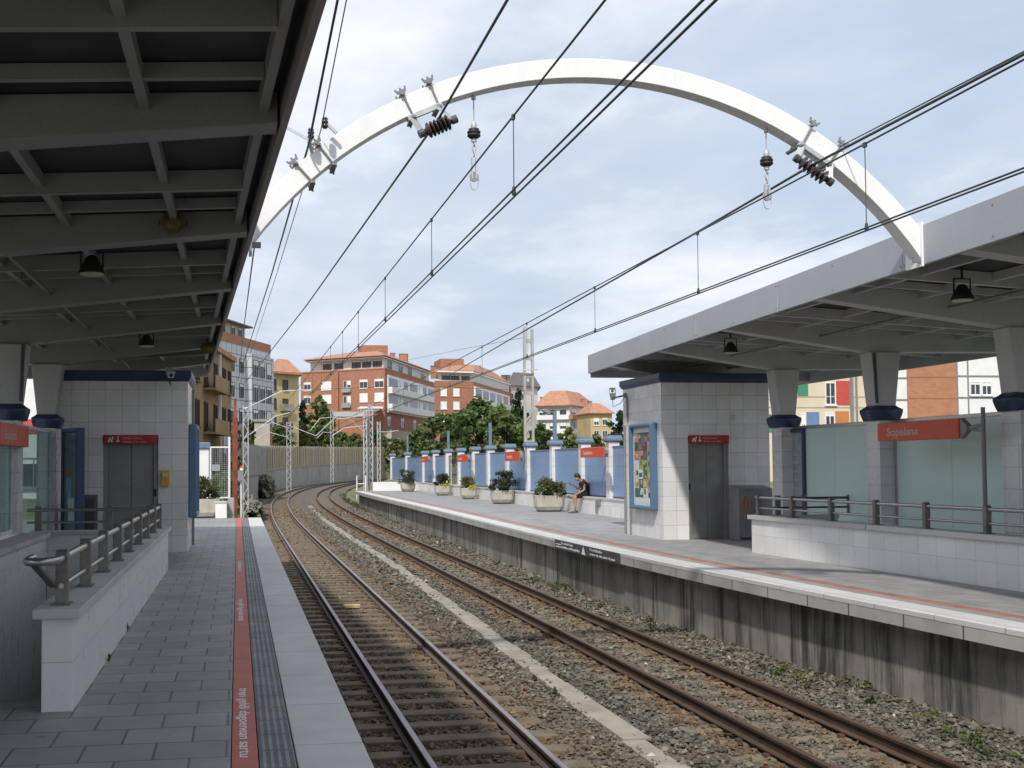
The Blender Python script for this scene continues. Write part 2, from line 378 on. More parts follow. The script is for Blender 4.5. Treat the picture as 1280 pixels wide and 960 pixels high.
def qmesh(name, v, col, mat, parent=None, k=4):
    n = len(v)//k; me = bpy.data.meshes.new(name)
    base = np.array(BASE.get(parent.as_pointer(), Vector())) if parent else 0
    me.vertices.add(len(v)); me.vertices.foreach_set('co', (v-base).astype(np.float32).ravel())
    me.loops.add(len(v)); me.loops.foreach_set('vertex_index', np.arange(len(v), dtype=np.int32))
    me.polygons.add(n); me.polygons.foreach_set('loop_start', np.arange(0, len(v), k, dtype=np.int32))
    me.update(calc_edges=True)
    ca = me.color_attributes.new('Col', 'FLOAT_COLOR', 'POINT')
    c = np.ones((len(v), 4), np.float32); c[:, :3] = np.repeat(np.clip(col, 0, 1), k, 0); ca.data.foreach_set('color', c.ravel())
    me.materials.append(W[mat]); o = bpy.data.objects.new(name, me); COL.objects.link(o)
    if parent: o.parent = parent; BASE[o.as_pointer()] = BASE.get(parent.as_pointer(), Vector())
    return o
GREENS = [(.10, .155, .05), (.125, .185, .055), (.075, .125, .042), (.16, .20, .075)]
DARKG = [(.04, .075, .032), (.055, .09, .034), (.05, .08, .042)]
YELG = [(.145, .175, .055), (.12, .155, .045), (.18, .19, .08)]
def tree(name, label, x, y, z, h, r, pal, seed, n=6000, leaf=.16, trunk=.18, conic=False, cat='tree', group=None, low=.18):
    rg = random.Random(seed); t = thing(name, label, cat, (x, y, z), group)
    tb = MB(); th = h*.55
    tb.tube([(x, y, z-.3), (x+rg.uniform(-.1, .1), y, z+th*.5), (x+rg.uniform(-.2, .2), y, z+th), (x, y, z+h*.85)], [trunk, trunk*.8, trunk*.5, .03], 7)
    for i in range(6):
        a = rg.uniform(0, 6.28); z0 = z+h*rg.uniform(.25, .6)
        tb.tube([(x, y, z0), (x+math.cos(a)*r*.5, y+math.sin(a)*r*.5, z0+h*.14), (x+math.cos(a)*r*.85, y+math.sin(a)*r*.85, z0+h*.22)], [trunk*.4, trunk*.25, .02], 5)
    tb.build('trunk', 'bark', t)
    cs, rs = [], []
    for i in range(int(70+r*8)):
        f = rg.uniform(low, 1.)
        pr = (1-f)*1.05+.08 if conic else math.sin(math.pi*min(1, max(.0, (f-low+.12)/(1.12-low))))**.6
        a = rg.uniform(0, 6.28); q = r*pr*math.sqrt(rg.random())
        cs.append((x+math.cos(a)*q, y+math.sin(a)*q, z+h*f*.95)); k = r*rg.uniform(.10, .27)*(.6+.5*pr)
        rs.append((k, k, k*rg.uniform(.6, .95)))
    leaf_mesh('crown', cs, rs, n, leaf, pal, t, seed)
    return t
def bush(name, label, x, y, z, w, h, pal, seed, n=2000, leaf=.06, cat='shrub', group=None):
    rg = random.Random(seed); t = thing(name, label, cat, (x, y, z), group)
    tb = MB()
    for i in range(7):
        a = rg.uniform(0, 6.28); tb.tube([(x, y, z-.08), (x+math.cos(a)*w*.2, y+math.sin(a)*w*.2, z+h*.35), (x+math.cos(a)*w*.38, y+math.sin(a)*w*.38, z+h*.7)], [.02+w*.01, .015, .005], 5)
    tb.build('stem', 'bark', t)
    cs, rs = [], []
    for i in range(30):
        a = rg.uniform(0, 6.28); f = rg.uniform(.12, .88); q = w*.44*math.sqrt(rg.random())*(1-.75*max(0, f-.35)**1.3)
        cs.append((x+math.cos(a)*q, y+math.sin(a)*q, z+h*f)); k = w*rg.uniform(.08, .2); rs.append((k, k, h*rg.uniform(.1, .22)))
    leaf_mesh('foliage', cs, rs, n, leaf, pal, t, seed)
    return t

# ================================================================== SETTING
def gz(x, y):
    s = x-1.6-off(y)
    if y < 38:
        if x < .45: return -3.6
        if x < 8.3: return -1.2
        return -3.6 if x < 12.4 else -.3
    if y < 92:
        if s < -1.9: return max(-1.2, min(0., -1.2+(-1.9-s)*1.0)) + (0 if y < 70 else (y-70)/22.*min(1., max(0, -3.4-s)*.4))
        lim = XE(y)+.3 if y < 75 else 8.+off(y)
        if x < lim: return -1.2
        if y < 75 and x < xF(y)+.3: return -1.2
        return min(.2, -1.2+(x-lim)*.35) if y >= 75 else -.3
    if s < -3.0:
        d = -3.0-s
        return -1.2+min(2.2, d*1.6)+min(5.3, max(0, d-1.4)*.15)
    if s < 7.2: return -1.2
    return -1.2+min(1.6, (s-7.2)*.4)+min(4., max(0, s-14)*.06)
xs = [-3000, -1200, -500, -220, -120]+[-70+2*i for i in range(26)]+[-18+.8*i for i in range(70)]+[38+2.5*i for i in range(30)]+[130, 200, 400, 1000, 3000]
ys = [-400, -100, -40, -20, -8]+[-4+1.6*i for i in range(160)]+[256, 270, 290, 320, 380, 500, 900, 3000]
mb = MB()
mb.add([(x, y, gz(x, y)+(random.uniform(-.07, .07) if y > 38 else 0)) for y in ys for x in xs],
       [(j*len(xs)+i, j*len(xs)+i+1, (j+1)*len(xs)+i+1, (j+1)*len(xs)+i) for j in range(len(ys)-1) for i in range(len(xs)-1)], 0, True)
W['ground'] = MAT('ground_cover', (.15, .15, .075), .95, .45, .25, .5, 8)
setp(mb.build('ground', 'ground'), 'dry grass and earth ground', kind='structure')

# ballast bed
yb = frange(-5, 60, .45)+frange(61, 240, 2.2)
def bsec(y):
    a = .46 if y < 37.5 else 1.6+off(y)-2.5
    b = XE(y)+.26 if y < 75 else 7.3+off(y)
    return [(a+(b-a)*i/36., -1.065+random.uniform(-.014, .014)-(.03 if 0 else 0)) for i in range(37)]
m, nt, bs = nodes('ballast_bed')
co = obj_co(nt)
vo = N(nt, 'ShaderNodeTexVoronoi', Scale=24.); nt.links.new(co, vo.inputs['Vector'])
hs = mixc(nt, ramp(nt, vo.outputs['Distance'], .1, .75), (.24, .215, .185), (.045, .04, .034))
hs = mixc(nt, ramp(nt, noise(nt, co, .8, 6, .7), .42, .68), hs, mixc(nt, .6, hs, (.20, .135, .075)))
nt.links.new(hs, bs.inputs['Base Color']); bs.inputs['Roughness'].default_value = .95
bumpit(nt, bs, vo.outputs['Distance'], .8, .03); W['ballast'] = m
setp(MB().loft(yb, bsec, 0, True, flip=True).build('ballast_bed', 'ballast'), 'grey stone ballast bed', kind='structure')

# loose ballast stones
def stones(n, y0, y1, r0, r1, seed):
    rg = np.random.default_rng(seed)
    y = rg.uniform(y0, y1, n); o = np.array([off(t) for t in y]); xe = np.array([XE(t) for t in y])
    x = .5+rg.random(n)*(xe+.22-.5)
    rails = np.stack([1.60+o, 2.65+o, 4.80+o, 5.85+o], 1); dr = np.abs(x[:, None]-rails); dmin = dr.min(1)
    keep = dmin > .075
    ph = np.abs(((y-6.)/.6+.5) % 1-.5)*.6
    onL = (np.abs(x-2.125-o) < .95) & (ph < .12); onR = (np.abs(x-5.325-o) < .95) & (ph < .12)
    keep &= ~(onL & (rg.random(n) > .16)); keep &= ~(onR & (rg.random(n) > .9))
    tc = np.array([xT(t) for t in y]); dt = np.abs(x-tc)
    rag = .085+.035*np.sin(y*2.3)+.03*np.sin(y*5.1+1)+.02*np.sin(y*11.)
    keep &= ~((dt < rag) & (rg.random(n) > .10))
    x, y, dmin, o = x[keep], y[keep], dmin[keep], o[keep]; n = len(x)
    r = rg.uniform(r0, r1, n)*(1+.5*(rg.random(n) < .12))
    z = -1.055+r*.25+rg.uniform(-.01, .012, n)
    U = np.array([[1, 0, 0], [-1, 0, 0], [0, 1, 0], [0, -1, 0], [0, 0, 1], [0, 0, -1]], float)
    V = U[None]*rg.uniform(.55, 1.2, (n, 6, 1))+rg.normal(0, .22, (n, 6, 3))
    a = rg.uniform(0, 6.28, n); ca, sa = np.cos(a), np.sin(a)
    X = V[:, :, 0]*ca[:, None]-V[:, :, 1]*sa[:, None]; Y = V[:, :, 0]*sa[:, None]+V[:, :, 1]*ca[:, None]
    V = np.stack([X, Y, V[:, :, 2]*.8], 2)*r[:, None, None]+np.stack([x, y, z], 1)[:, None]
    T = np.array([[0, 2, 4], [2, 1, 4], [1, 3, 4], [3, 0, 4], [2, 0, 5], [1, 2, 5], [3, 1, 5], [0, 3, 5]])
    tri = V[:, T].reshape(-1, 3)
    g = np.clip(rg.normal(.122, .048, n), .035, .32); g[rg.random(n) < .004] = .45
    col = np.stack([g*1.12, g, g*.82], 1)
    rust = np.clip(1.3-dmin/.38, 0, .92)*rg.uniform(.4, 1, n)
    mid = ((x-o) > 1.65) & ((x-o) < 3.4); rust = np.maximum(rust, mid*rg.uniform(0, .55, n))
    col = col*(1-rust[:, None])+rust[:, None]*np.array([.175, .095, .042])*rg.uniform(.6, 1.4, n)[:, None]
    return tri, np.repeat(col, 8, 0)
def xT(y): return 3.74+.018*(min(y, 30)-9.8)+off(y)
q = [stones(15000, 6.5, 14, .017, .034, 1), stones(15000, 14, 26, .019, .038, 2), stones(15000, 26, 62, .028, .055, 3), stones(6000, 60, 75, .04, .075, 4)]
o = qmesh('ballast_stones', np.concatenate([a for a, b in q]), np.concatenate([b for a, b in q]), 'stones', None, 3)
setp(o, 'loose crushed ballast stones', kind='stuff')

# weeds on the ballast beside the far platform wall
wc, wr = [], []
rg = random.Random(5)
for (u, v, k) in [(700, 735, 9), (715, 742, 6), (685, 728, 5), (600, 690, 4), (580, 683, 3), (540, 672, 3), (760, 760, 5), (1060, 862, 7), (1020, 856, 3), (1215, 925, 9), (1232, 930, 6), (470, 640, 5), (480, 646, 4), (620, 700, 3), (650, 712, 3), (860, 790, 2), (800, 770, 3)]:
    p = P(u, v, z=-1.04)
    for i in range(k):
        wc.append((p.x+rg.gauss(0, .22), p.y+rg.gauss(0, .55), -1.02+rg.uniform(0, .05))); s = rg.uniform(.04, .13); wr.append((s, s, s*.6))
for (u, v) in ((129, 827), (132, 826), (156, 788), (158, 787)): p = P(u, v, z=0); wc.append((p.x+.02, p.y, .025)); wr.append((.035, .035, .03))
for i in range(26):
    y = rg.uniform(6.2, 26); wc.append((rg.uniform(.74, .86), y, -1.0)); s = rg.uniform(.04, .09); wr.append((s, s, s*1.2))
setp(leaf_mesh('weeds', wc, wr, 3300, .022, [(.085, .13, .03), (.11, .145, .045), (.08, .11, .04)], None, 3), 'small green weeds growing in the ballast', kind='stuff')

# cable trough between the tracks
mb = MB()
for y in frange(5, 78, 1.):
    j = random.uniform(-.015, .015); h = random.uniform(-.012, .006); w = .14+.02*math.sin(y*1.7)
    s = (off(y+1)-off(y))
    mb.add([(xT(y)+dx*w+j+s*dy, y+dy*.985, -1.022+h+dz) for dz in (-.08, 0) for dy in (0, 1) for dx in (-1, 1)],
           [(0, 2, 3, 1), (4, 5, 7, 6), (0, 1, 5, 4), (2, 6, 7, 3), (0, 4, 6, 2), (1, 3, 7, 5)])
W['trough'] = MAT('trough_lid_concrete', (.32, .285, .235), .9, .25, 2, .3, 40)
o = mb.build('cable_trough', 'trough', None, .008); setp(o, 'pale concrete cable trough lids half buried between the two tracks', 'cable trough')

# tracks
def track(label, x0, railmat, slpmat, ztop):
    t = thing('railway_track', label, 'railway track', (x0+.525, 6, -1.2))
    yy = frange(-5, 40, 3)+frange(42, 240, 2.5)
    pr = [(-.052, -.14), (-.052, -.128), (-.01, -.112), (-.01, -.04), (-.031, -.03), (-.033, -.004), (-.026, 0), (.026, 0), (.033, -.004), (.031, -.03), (.01, -.04), (.01, -.112), (.052, -.128), (.052, -.14)]
    for dx in (0, 1.05):
        MB().loft(yy, lambda y: [(x0+off(y)+dx+a, -.88+b) for a, b in pr], 0, False, close=True).build('rail', railmat, t)
    proto = None; far = MB()
    for i in range(157):
        y = 6.+.6*i; h = math.atan((off(y+.5)-off(y-.5)))
        d = Vector((math.cos(h), math.sin(h)*-1 if 0 else -math.sin(h)*0-0, 0)); d = Vector((math.cos(h), -math.sin(h), 0)); n = Vector((math.sin(h), math.cos(h), 0))
        c = (x0+off(y)+.525, y, 0)
        if i < 100:
            w = random.uniform(-.012, .012); sl = MB().obox(c, d, n, -.95+w, .95+w, -1.16, ztop+random.uniform(-.006, .004), -.115, .115)
            for q in (-.525, .525):
                for e in (-.085, .085): sl.obox(c, d, n, q+e-.028, q+e+.028, ztop-.02, ztop+.03, -.04, .04, 1)
            sl = sl.build('sleeper', [slpmat, 'clip'], t, .012)
        else: far.obox(c, d, n, -.95, .95, -1.16, ztop, -.115, .115)
    o = far.build('sleeper_run', slpmat, t); o['kind'] = 'stuff'
    return t
track('near railway track with shiny worn rail heads beside the grey tactile platform edge', 1.60, 'rail', 'sleeper', -1.022)
track('far railway track with brown rusty rails beside the stained platform wall', 4.80, 'railrust', 'sleeper2', -1.046)
c = P(440, 758, z=-1.0)
W['plateyellow'] = MAT('pale_yellow_paint', (.55, .44, .16), .6, .2, 9)
t = thing('track_marker', 'yellow rectangular plate lying on the sleepers between the near rails', 'track plate', c)
MB().box(c.x-.14, c.x+.14, c.y-.11, c.y+.11, -1.02, -.985).build('plate', 'print_sand', t, .004)
mb = MB()
for a in (-1, 1): mb.box(c.x-.15, c.x+.15, c.y+a*.10-.012, c.y+a*.10+.012, -.985, -.97).box(c.x+a*.135-.012, c.x+a*.135+.012, c.y-.11, c.y+.11, -.985, -.972)
mb.build('frame', 'plateyellow', t)

# ------------------------------------------------------------------ near platform
YE = 37.5
t = thing('station_platform', 'grey paved platform with red line under the dark canopy', None, (0, 0, -1.2)); t['kind'] = 'structure'
mb = MB()
mb.box(-1.2, -.036, -6, YE, -.3, 0).box(-3.0, -1.2, -6, 8.6, -.3, 0).box(-3.0, -1.2, 19.06, YE, -.3, 0).box(-9, -3.0, -6, YE, -.3, 0)
mb.build('paving', 'paving', t)
MB().box(-.03, .113, -6, YE, -.3, -.001).build('warning_line', 'red', t)
W['tact'] = TILE('tactile_paving', (.235, .24, .245), .042, .40, 0, (.10, .105, .11), .012, .6, .1, .9, .3, (.1, .1, .1))
MB().box(.119, .314, -6, YE, -.3, .001).build('tactile_strip', 'tact', t)
MB().box(.320, .72, -6, YE, -.16, 0).build('edge_slab', 'granite', t, .008)
MB().box(-9, .45, -6, 8.56, -3.4, -.3).box(-1.2, .45, 8.56, 19.06, -3.4, -.3).box(-9, .45, 19.06, YE, -3.4, -.3).build('platform_wall', 'pitwall', t)
for y in (8.72, 14.55, 20.4):
    text('tren geldi dagoenean sartu', .098, (.012, y, .0005), (0, -1, 0), (1, 0, 0), 'text', t, fit=2.05, depth=.002)

# ------------------------------------------------------------------ far platform
t = thing('station_platform', 'grey paved platform along the blue fence in sunlight', None, (9, 30, -1.2)); t['kind'] = 'structure'
yy = frange(-6, 75, 1.5)
uvE = lambda x, y, z, k: (x-XE(y), y) if k == 2 else (y, z)
def strip(name, mat, a, b, z, th=.2, uv=uvE):
    MB().loft(yy, lambda y: [(XE(y)+a, z-th), (XE(y)+a, z), (XE(y)+b, z), (XE(y)+b, z-th)], 0, False, close=True, flip=True).build(name, mat, t, 0, uv)
MB().loft(yy, lambda y: [(XE(y)+.004, -.2), (XE(y)+.004, -.012), (XE(y)+.42, -.012), (XE(y)+.42, -.2)], 0, False, close=True, flip=True).build('coping_face', 'copingedge', t)
MB().loft(yy, lambda y: [(XE(y), -.06), (XE(y), -.008), (XE(y)+.012, 0), (XE(y)+.421, 0), (XE(y)+.421, -.06)], 0, False, close=True, flip=True).build('coping', ['copingtop'], t, 0, lambda x, y, z, k: (x-XE(y)-.1, y) if k == 2 else (z+2.2, y))
strip('tactile_strip', 'paving_lit', .424, .62, .001)
strip('warning_line', 'redlit', .624, .78, -.001)
MB().loft(yy, lambda y: [(XE(y)+.784, -.2), (XE(y)+.784, 0), (max(xF(y)+.3, XE(y)+1) if y > 32.9 else 16, 0), (max(xF(y)+.3, XE(y)+1) if y > 32.9 else 16, -.2)], 0, False, close=True, flip=True).build('paving', 'paving_lit', t, 0, uvE)
MB().loft(yy, lambda y: [(XE(y)+.24, -1.3), (XE(y)+.24, -.2), (XE(y)+1.4, -.2), (XE(y)+1.4, -1.3)], 0, False, close=True, flip=True).build('platform_wall', 'pitwall', t)
# warning panel on the coping face
y0, y1 = P(693.6, 676, x=6.78).y, P(773, 694, x=6.78).y
t = thing('warning_panel', 'long dark warning panel with arrows fixed to the far platform edge', 'warning sign', (6.8, (y0+y1)/2, -.2))
MB().loft(frange(y1, y0, .5), lambda y: [(XE(y)-.02, -.205), (XE(y)-.02, -.01), (XE(y)-.003, -.01), (XE(y)-.003, -.205)], 0, False, close=True, flip=True).build('board', 'dark', t)
ym = (y0+y1)/2; L = y0-y1
xa = min(XE(y0), XE(y1), XE(ym))-.026
text('Ez zeharkatu', .075, (xa, y0-.55*L/4.4, -.085), (0, -1, 0), (0, 0, 1), 'text', t, fit=L*.2)
text('trenbidea, erabili pasabidea', .07, (xa, y0-.55*L/4.4, -.165), (0, -1, 0), (0, 0, 1), 'text', t, fit=L*.31)
text('Prohibido', .075, (xa, ym-.10*L, -.085), (0, -1, 0), (0, 0, 1), 'text', t, fit=L*.18)
text('cruzar las vías, usen el paso', .07, (xa, ym-.10*L, -.165), (0, -1, 0), (0, 0, 1), 'text', t, fit=L*.36)
mb = MB(); mb.add([(xa, ym+.14, -.19), (xa, ym-.14, -.19), (xa, ym, -.02)], [(0, 1, 2)]); mb.build('warning_triangle', 'text', t)
mb = MB().box(xa-.001, xa, y0-.31, y0-.29, -.16, -.095).box(xa, xa+.004, y0-.5, y0-.1, -.165, -.145).box(xa, xa+.004, y0-.5, y0-.1, -.11, -.09)
mb.build('arrow_bars', 'text', t)

# ------------------------------------------------------------------ canopies
BY = [-3.15+3.65*k for k in range(9)]
def canopy(label, s, fx, xc, xb, yend, dark):
    t = thing('platform_canopy', label, 'canopy', (xc, 12, 0))
    bm_ = 'beam_shade' if dark else 'beam'  # dark: swaps in the copies that have shade painted into their colour
    def roofz(x, y): return 4.05-.055*abs(x-fx(y))
    # fascia panels
    ye = yend
    ed = [-6.]+[y for y in BY if -6 < y+1.2 < yend-1.2 for y in [y+1.2]]+[yend]
    for a, b in zip(ed[:-1], ed[1:]):
        mb = MB(); A = Vector((fx(a+.004), a+.004, 0)); B = Vector((fx(b-.004), b-.004, 0)); d = (B-A).normalized(); n = Vector((-s*d.y, s*d.x, 0))
        mb.obox(A, d, n, 0, (B-A).length, 3.82, 4.27, -.05, 0)
        o = mb.build('fascia_panel', 'fascia' if not dark else 'fascia_shade', t, .006)
        rv = MB()
        for zz in (3.88, 4.20):
            for q in (.04, (B-A).length/2, (B-A).length-.04):
                c0 = A+d*q; rv.lathe([(.012, 0), (.012, .006)], (c0.x, c0.y, zz), 6, 0, n)
        rv.build('rivet', 'mid', o)
    MB().box(min(fx(yend)+s*.06, xb), max(fx(yend)+s*.06, xb), yend-.05, yend, 3.72, 4.25).build('end_fascia', 'fascia', t, .006)
    MB().box(min(xb, xb+s*.06), max(xb, xb+s*.06), -6, yend, 3.46, 4.0).build('back_fascia', 'beam', t)
    # roof sheet
    ysr = frange(-6, yend-.055, 2.)
    MB().loft(ysr, lambda y: [(fx(y)+s*.055, 4.05), (fx(y)+s*.055, 4.12), (xb-s*.002, roofz(xb, y)+.07), (xb-s*.002, roofz(xb, y))], 0, False, close=True, flip=(s > 0)).build('roof_sheet', 'deck', t)
    # gutter channel behind the fascia
    MB().loft(ysr, lambda y: [(fx(y)+s*.13, 3.90), (fx(y)+s*.13, 4.046), (fx(y)+s*.19, 4.046), (fx(y)+s*.19, 3.90)], 0, False, close=True, flip=(s > 0)).build('edge_purlin', bm_, t)
    # beams with their columns
    for i, y in enumerate(BY):
        f = fx(y)+s*.062
        h = lambda x: roofz(x, y)-.004
        pts = [(f, 3.83), (f, h(f)), (xb-s*.004, h(xb)), (xb-s*.004, 3.50), (xc+s*.29, 3.48), (xc-s*.29, 3.48)]
        b = MB().extr(pts, 'y', y-.13, y+.13).build('beam', bm_, t, .008)
        # lower flange lip
        if y < 5: continue
        mb = MB()
        zt, zb = 3.478, 2.56
        for (hw, hy) in ((.0, 0),):
            A = [(xc-.275, zt), (xc+.275, zt), (xc+.17, zb), (xc-.17, zb)]
            mb.extr(A, 'y', y-.19, y+.19)
        c = mb.build('column', 'column' if not dark else 'column_shade', t, .02)
        MB().lathe([(.30, 0), (.33, .06), (.36, .15), (.36, .19), (.28, .23), (.24, .26)], (xc, y, 2.31), 4).build('capital', 'navy', c)
        b0 = MB().box(xc-.16, xc+.16, y-.21, y+.21, 0, 2.31).build('column_base', 'tile', c)
        if i == 6: MB().tube([(xc-s*.22, y-.20, 3.46), (xc-s*.2, y-.225, 2.6)], .028, 8).build('drain_pipe', 'dark', c)
    # purlins between beams, cross members
    k = 0
    x = -.59 if s < 0 else 8.33
    while abs(x-xb) > .3:
        yy0, yy1 = -6, yend-.06
        while s*(x-fx(yy1)) < .4: yy1 -= .5
        for a, b in zip([-6]+[q+.131 for q in BY], [q-.131 for q in BY]+[yy1]):
            b = min(b, yy1)
            if b-a > .3 and k < 90:
                z0 = roofz(x, a); z1 = roofz(x, b)
                MB().add([(x+dx, yq, zq+dz) for dz in (-.115, -.005) for yq, zq in ((a, z0), (b, z1)) for dx in (-.032, .032)],
                         [(0, 2, 3, 1), (4, 5, 7, 6), (0, 1, 5, 4), (2, 6, 7, 3), (0, 4, 6, 2), (1, 3, 7, 5)]).build('purlin', bm_, t); k += 1
        x += s*.975
    for a, b in zip(BY, BY[1:]+[yend]):
        for fr in (.535,):
            y = a+(b-a)*fr; f = fx(y)+s*.195
            MB().extr([(f, roofz(f, y)-.17), (f, roofz(f, y)-.006), (xb-s*.01, roofz(xb, y)-.006), (xb-s*.01, roofz(xb, y)-.17)], 'y', y-.035, y+.035).build('cross_member', bm_, t)
        for y in (b-.68,):
            f = fx(y)+s*.195
            MB().extr([(f, roofz(f, y)-.10), (f, roofz(f, y)-.006), (xb-s*.01, roofz(xb, y)-.006), (xb-s*.01, roofz(xb, y)-.10)], 'y', y-.03, y+.03).build('cross_member', bm_, t)
    MB().tube([(xc-s*1.15, -6, 3.985-.055*abs(xc-s*1.15-fx(12))-.13), (xc-s*1.15, yend-1.2, 3.985-.055*abs(xc-s*1.15-fx(12))-.13)], .018, 6).build('cable_conduit', 'mid', t)
    return t
W['column_shade'] = MAT('shade_toned_grey_concrete', (.42, .42, .42), .7, .08, 1.5, .1, 60)  # column concrete again, darkened to paint in the shade under the roof
W['fascia_shade'] = MAT('shade_toned_fascia_metal', (.27, .25, .25), .5, .15, 1.2)  # fascia metal of the shaded canopy, its shade painted into the colour
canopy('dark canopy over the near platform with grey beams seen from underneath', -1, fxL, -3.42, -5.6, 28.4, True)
canopy('sunlit canopy with pale metal fascia standing over the far platform', 1, fxR, 10.86, 13.2, 28.0, False)

def floodlight(x, y, z, label, group='lamps under the canopies'):
    t = thing('floodlight', label, 'floodlight', (x, y, z), group)
    MB().lathe([(.135, 0), (.13, .03), (.085, .12), (.055, .17), (.03, .19)], (x, y, z), 12).build('lamp_shade', 'black', t)
    MB().lathe([(.122, -.012), (.122, .0)], (x, y, z), 12).build('lens', 'print_cream', t)
    MB().tube([(x-.11, y, z+.06), (x-.11, y, z+.26), (x+.11, y, z+.26), (x+.11, y, z+.06)], .011, 6).tube([(x, y, z+.26), (x, y, z+.44)], .015, 6).build('bracket', 'black', t)
floodlight(-1.49, 12.55, 3.60, 'black bell lamp under the dark canopy, nearer of its two')
floodlight(-1.49, 20.0, 3.60, 'black bell lamp under the dark canopy above the lift building')
floodlight(8.75, 13.2, 3.58, 'black bell lamp with bracket under the sunlit canopy near the arch foot')
floodlight(8.71, 20.0, 3.58, 'black bell lamp under the sunlit canopy in front of the lift building')
def speaker(x, y, z, label):
    t = thing('loudspeaker', label, 'loudspeaker', (x, y, z), 'round loudspeakers on the canopy')
    MB().lathe([(.09, .16), (.10, .04), (.115, 0), (.115, -.015)], (x, y, z), 16, 0, (0, 1, 0)).build('housing', 'brass', t)
    MB().lathe([(.085, -.02), (.085, -.03), (.03, -.035)], (x, y, z), 14, 0, (0, 1, 0)).build('grille', 'brass', t)
    MB().box(x-.13, x+.13, y+.02, y+.05, z-.02, z+.02).box(x-.02, x+.02, y+.02, y+.16, z+.09, z+.17).build('bracket', 'dark', t)
p = P(217, 280, y=11.2); speaker(p.x, 11.12, p.z, 'round brassy loudspeaker on the second beam of the dark canopy')
p = P(259, 434, y=22.0); speaker(p.x, 22.1, p.z, 'small round loudspeaker near the far end of the dark canopy')

# ------------------------------------------------------------------ arch over the tracks
t = thing('overhead_arch', 'white steel arch spanning both tracks between the canopies', 'arch', (3.87, 12.3, 3.82))
mb = MB(); R0, R1, zc0 = 4.62, 4.83, 5.73-4.57; cz = 5.73-4.57; cx = 3.87
def arcpt(R, xx): return cz+math.sqrt(max(0, R*R-(xx-cx)**2))
xl, xr = fxL(12.3)+.004, fxR(12.3)-.004
nn = 48; inn, outr = [], []
for i in range(nn+1):
    xx = xl+(xr-xl)*i/nn; inn.append((xx, arcpt(R0, xx))); outr.append((xx, arcpt(R1, xx)+(.012 if 0 else 0)))
vs = []
for (a, b), (c, d) in zip(inn, outr): vs += [(a, 12.2, b), (a, 12.41, b), (c, 12.41, d), (c, 12.2, d)]
fs = [(i*4+k, i*4+(k+1) % 4, (i+1)*4+(k+1) % 4, (i+1)*4+k) for i in range(nn) for k in range(4)]+[(0, 3, 2, 1), (nn*4, nn*4+1, nn*4+2, nn*4+3)]
fs = [f[::-1] for f in fs]
mb.add(vs, fs).build('arch_rib', 'arch', t, .006)
for xx, sgn in ((xl, 1), (xr, -1)):
    MB().box(min(xx, xx+sgn*.03), max(xx, xx+sgn*.03), 12.17, 12.49, 3.80, 4.30).build('foot_plate', 'arch', t)
    MB().box(min(xx+sgn*.03, xx+sgn*.12), max(xx+sgn*.03, xx+sgn*.12), 12.18, 12.21, 3.84, 3.90).build('foot_bracket', 'mid', t)

def clamp_pair(xa, xb):      # bolts and plates gripping the arch
    mb = MB()
    for x in (xa,):
        dz = arcpt(R0, x); th = math.atan2(x-cx, math.sqrt(R0*R0-(x-cx)**2)); rd = Vector((math.sin(th), 0, math.cos(th)))
        c0 = Vector((cx, 12.18, cz))
        mb.tube([c0+rd*(R0-.07), c0+rd*(R1+.09)], .011, 6); mb.tube([c0+rd*(R0-.07)+Vector((0, .3, 0)), c0+rd*(R1+.09)+Vector((0, .3, 0))], .011, 6)
        tg = Vector((rd.z, 0, -rd.x))
        for k in (R0-.035, R1+.02):
            q = c0+rd*k; mb.bar(q+Vector((0, -.03, 0)), q+Vector((0, .34, 0)), .05, .022)
        q = c0+rd*(R1+.05); mb.bar(q-tg*.05, q+tg*.05, .03, .03); mb.bar(q-tg*.045, q-tg*.06+rd*.04, .018); mb.bar(q+tg*.045, q+tg*.06+rd*.04, .018)
    return mb
def arm_insulator(xa, xb, label):
    t = thing('insulator_bracket', label, 'insulator', (xa, 12.2, arcpt(R0, xa)), 'insulator brackets on the arch')
    clamp_pair(xa, 0).build('clamp', 'mid', t); clamp_pair(xb, 0).build('clamp', 'mid', t)
    A = Vector((xa, 12.2, arcpt(R0, xa)-.03)); B = Vector((xb, 12.2, arcpt(R0, xb)-.03)); d = (B-A).normalized(); dn = Vector((d.z, 0, -d.x))
    if dn.z > 0: dn = -dn
    A2 = A+dn*.22-d*.0+Vector((0, -.12, 0)); B2 = B+dn*.22+d*.06+Vector((0, -.12, 0))
    MB().bar(A-d*.05, B+d*.05, .06, .05).bar(A, A2, .075, .03).bar(B, B2, .075, .03).build('bracket', 'galv', t)
    L = (B2-A2).length; ax = (B2-A2).normalized(); pr = [(.018, 0)]
    for i in range(6): q = .05+(L-.1)*i/6; pr += [(.04, q), (.082, q+.02), (.085, q+.03), (.04, q+.045)]
    pr += [(.018, L)]
    MB().lathe([(.045, -.04), (.045, .02)], A2, 10, 0, ax).build('end_cap', 'dark', t); MB().lathe([(.045, -.02), (.045, .04)], B2, 10, 0, ax).build('end_cap', 'dark', t)
    MB().lathe(pr, A2, 12, 0, ax).build('insulator_stack', 'insul', t)
    return (A2+B2)/2
def pt(u, v): return P(u, v, y=12.2)
a, b = pt(515, 145).x, pt(540, 135).x
ins1 = arm_insulator(a, b+.06, 'brown insulator bracket clamped on the arch above the near track')
a, b = pt(1003, 190).x, pt(1035, 215).x
ins2 = arm_insulator(a, b+.02, 'brown insulator bracket clamped on the arch above the far track')
t = thing('clamp_bracket', 'galvanised clamp with two small insulators low on the arch beside the dark canopy', 'clamp', pt(405, 190))
